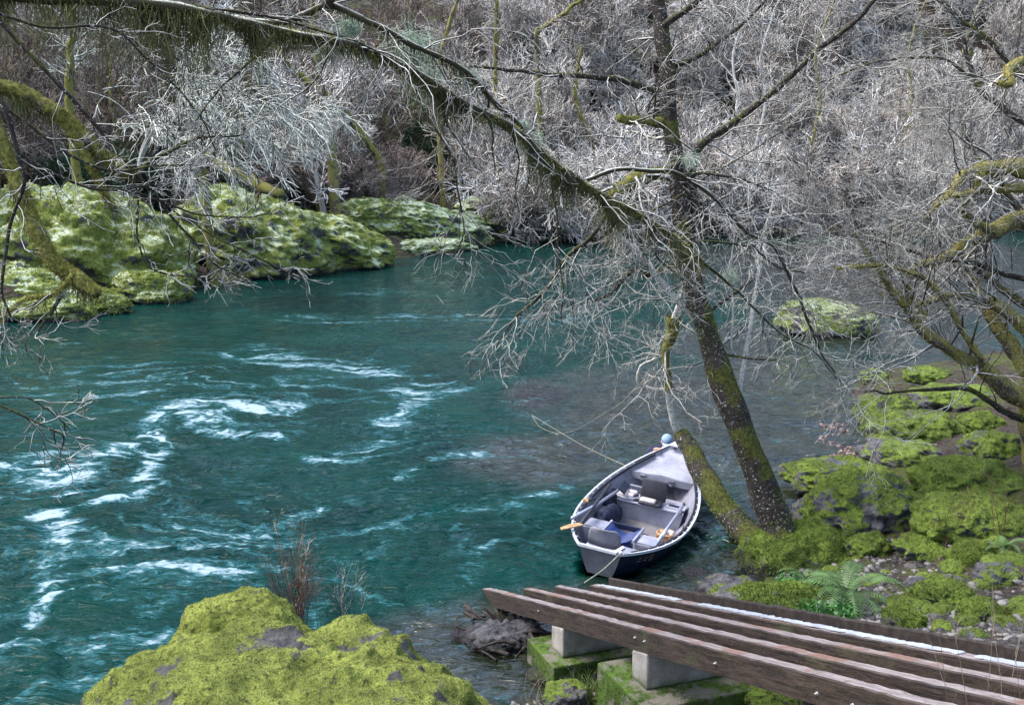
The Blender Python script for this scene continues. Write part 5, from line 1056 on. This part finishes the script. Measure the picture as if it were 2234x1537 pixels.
def fern(seed, n=15, L=.8, material='fern', name='sword_fern', wd=1., grp=None):
    rg = np.random.default_rng(seed); t = thing(name, 'x', 'fern', (0, 0, -60))
    for i in range(n):
        a = i*2.399+rg.normal()*.2; el = rg.uniform(.5, 1.25); l = L*rg.uniform(.7, 1.1); u = np.linspace(0, 1, 24)
        dx = np.stack([np.cos(a)*np.ones(24), np.sin(a)*np.ones(24), 0*u], 1); ang = el-2.0*u**1.2
        P = np.cumsum(np.stack([np.cos(ang), np.cos(ang), np.sin(ang)], 1)*dx.clip(-1, 1)*[1, 1, 0]+np.stack([0*u, 0*u, np.sin(ang)], 1), 0)*l/24
        g = G().tubes(P[None], np.full((1, 24), .004*wd), 3); side = np.array([-math.sin(a), math.cos(a), 0]); v = []; 
        for k in range(2, 24):
            w_ = .13*L*math.sin(PI*min(1, (k/24)**.7*.98+.02))+.01; f_ = (P[k]-P[k-1]); f_ /= np.linalg.norm(f_)
            for s in (-1, 1):
                b = P[k]; tip = b+side*s*w_+f_*.35*w_+np.array([0, 0, -.25*w_]); h = f_*l/24*.42
                v += [b-h, b+h, tip]
        v = np.array(v); g.add(v, t=np.arange(len(v)).reshape(-1, 3)); g.build('frond', mat[material], t, smooth=False)
    return t
f1 = fern(1, 16, .95); P = hit(1850, 1330); f1.location = tuple(P+[0, .1, .15]); tag(f1, 'large arching green sword fern at the foot of the moss bank beside the slide', 'fern')
f2 = fern(5, 10, .5); P = hit(1760, 1300); f2.location = tuple(P+[0, 0, .2]); tag(f2, 'small fern left of the large arching one, close to the alder roots', 'fern')
f3 = fern(7, 8, .45); P = hit(2190, 1215); f3.location = tuple(P+[0, 0, .1]); tag(f3, 'small ragged fern by the right edge of the stony slope', 'fern')
ff = [fern(20+i, 12, 1.3, 'fern_far', 'far_fern', 3.) for i in range(2)]
plant(ff, 44, lambda r: (r.uniform(-34, -2), r.uniform(50, 92)), .7, 1.5, 'drooping dark green sword fern on the slope above the far left bank', 'sword ferns above the far left bank', tilt=.3)
# herbs and grass (ground cover)
rg = np.random.default_rng(55)
def herb_pts(n, x0, x1, y0, y1):
    o = []
    while len(o) < n:
        P = hit(rg.uniform(x0, x1), rg.uniform(y0, y1)); o.append(P)
    return np.array(o)
P = herb_pts(700, 1690, 1860, 1270, 1385); P = np.repeat(P, 6, 0)+rg.normal(size=(4200, 3))*[.04, .04, .03]; P[:, 2] += .1
tag(blades(P, rg.normal(size=P.shape)+[0, -.3, .8], .05, .045, rg).build('leafy_herbs', mat['herb']), 'bright green small-leaved herbs growing between the moss and the slide', 'herbs', kind='stuff')
def grass(name, px, py, n, L, label, material='grass', sp=.12, kind=None, droop=-1.2, rad=.0035):
    b = hit(px, py); t = np.repeat(np.array([[0, 0, 0.]]), n, 0)+rg.normal(size=(n, 3))*[sp, sp, 0]; d = rg.normal(size=(n, 3))*.45+[0, 0, 1]; out = [t]; c = t
    for k in range(6): d = d/np.linalg.norm(d, axis=1, keepdims=True)+rg.normal(size=(n, 3))*.06+np.array([0, 0, droop/8*k*.4]); c = c+d*L*rg.uniform(.6, 1.2, (n, 1))/6; out.append(c)
    o = G().tubes(np.stack(out, 1), np.broadcast_to(rad*np.linspace(1, .3, 7)[None], (n, 7)), 3).build(name, mat[material]); o.location = tuple(b); return tag(o, label, 'grass')
grass('grass_tuft', 1290, 1530, 120, .42, 'drooping pale green grass tuft at the bottom beside the second footing', sp=.09)
grass('grass_tuft', 1180, 1540, 14, .4, 'few dry pale blades lying on the pebbles at the bottom', 'dry_stalk', .1)
def stalks(name, b, n, L, label, material, sp=.1, spread=.25, rad=.004, kids=3, cat='shrub', L2=.35, ndown=0):
    b = np.array(b); t = thing(name, label, cat, tuple(b)); P0 = rg.normal(size=(n, 3))*[sp, sp, 0]; d = rg.normal(size=(n, 3))*spread+[0, 0, 1]; out = [P0]; c = P0; K = 9
    for k in range(K-1): d = d/np.linalg.norm(d, axis=1, keepdims=True)+rg.normal(size=(n, 3))*.07; c = c+d*L*1./(K-1)*rg.uniform(.9, 1.1, (n, 1)); out.append(c)
    P = np.stack(out, 1)*1.; sc = rg.uniform(.45, 1, n)[:, None, None]; P = P[:, :1]+(P-P[:, :1])*sc; R = np.broadcast_to(rad*np.linspace(1, .35, K)[None], (n, K))
    G().tubes(P, R, 4).build('stems', mat[material], t)
    if kids:
        a, ra = grow(rg, P, R, kids, .25, .95, L*L2, .6, .12, 6, .6, (0, 0, .3), rad*.3); b_, rb = grow(rg, a, ra, 3, .2, 1, L*L2*.4, .6, .12, 4, .7, (0, 0, .2), rad*.25)
        G().tubes(a, ra, 3).tubes(b_, rb, 3).build('twigs', mat[material], t)
    return t
stalks('red_stemmed_shrub', W(640, 1378, .1), 30, 1.35, 'dense clump of reddish bare stems rising behind the humped boulder', 'stem_red', .09, .17, .006, 3)
stalks('red_stemmed_shrub', W(648, 1372, .1), 6, 1.75, 'taller paler stems standing in the reddish clump', 'dry_stalk', .05, .08, .009, 5, L2=.25)
stalks('bare_shrub_clump', W(745, 1370, .0), 12, 1.1, 'thin see-through dark stems right of the reddish clump', 'twig_dark', .2, .12, .004, 5)
stalks('bare_shrub_clump', W(500, 1390, .2), 5, .9, 'faint bare twigs in front of the water left of the humped boulder', 'stem_red', .12, .3, .003, 3)
stalks('thin_sapling', (-3.75, 8.4, .9), 2, .95, 'thin dark sapling in front of the left end of the broad boulder', 'twig_dark', .01, .05, .006, 1)
stalks('thin_sapling', (-3.0, 8.4, 1.0), 1, .9, 'second thin sapling just right of the first on the broad boulder', 'stem_red', .01, .2, .005, 1)
for i, (px, py, n, L) in enumerate([(2180, 1530, 9, 1.5), (2215, 1500, 8, 1.7), (2110, 1480, 3, 1.2)]):
    P = D(px, py, 6.6); gz = float(near_h(P[0], P[1])); stalks('dry_stalk_clump', (P[0], P[1], gz), n, max(.9, P[2]-gz+.9), ['pale dry stalks in front of the upper end of the slide', 'taller dry stalks at the bottom right corner', 'three sparse dry stalks leaning over the slide'][i], 'dry_stalk', .07, .1, .0035, 2, 'dry plant', .2)
for i, (px, py) in enumerate([(2070, 1190), (1770, 1200), (2190, 1180)]):
    P = hit(px, py); stalks('bare_seedling', tuple(P), [4, 7, 4][i], [1.1, .5, 1.2][i], ['bare brown sapling among the mossy boulders', 'short reddish sprigs on the root mound', 'thin bare sapling beside the round moss dome'][i], 'stem_red', .05, .15, .006, 4)
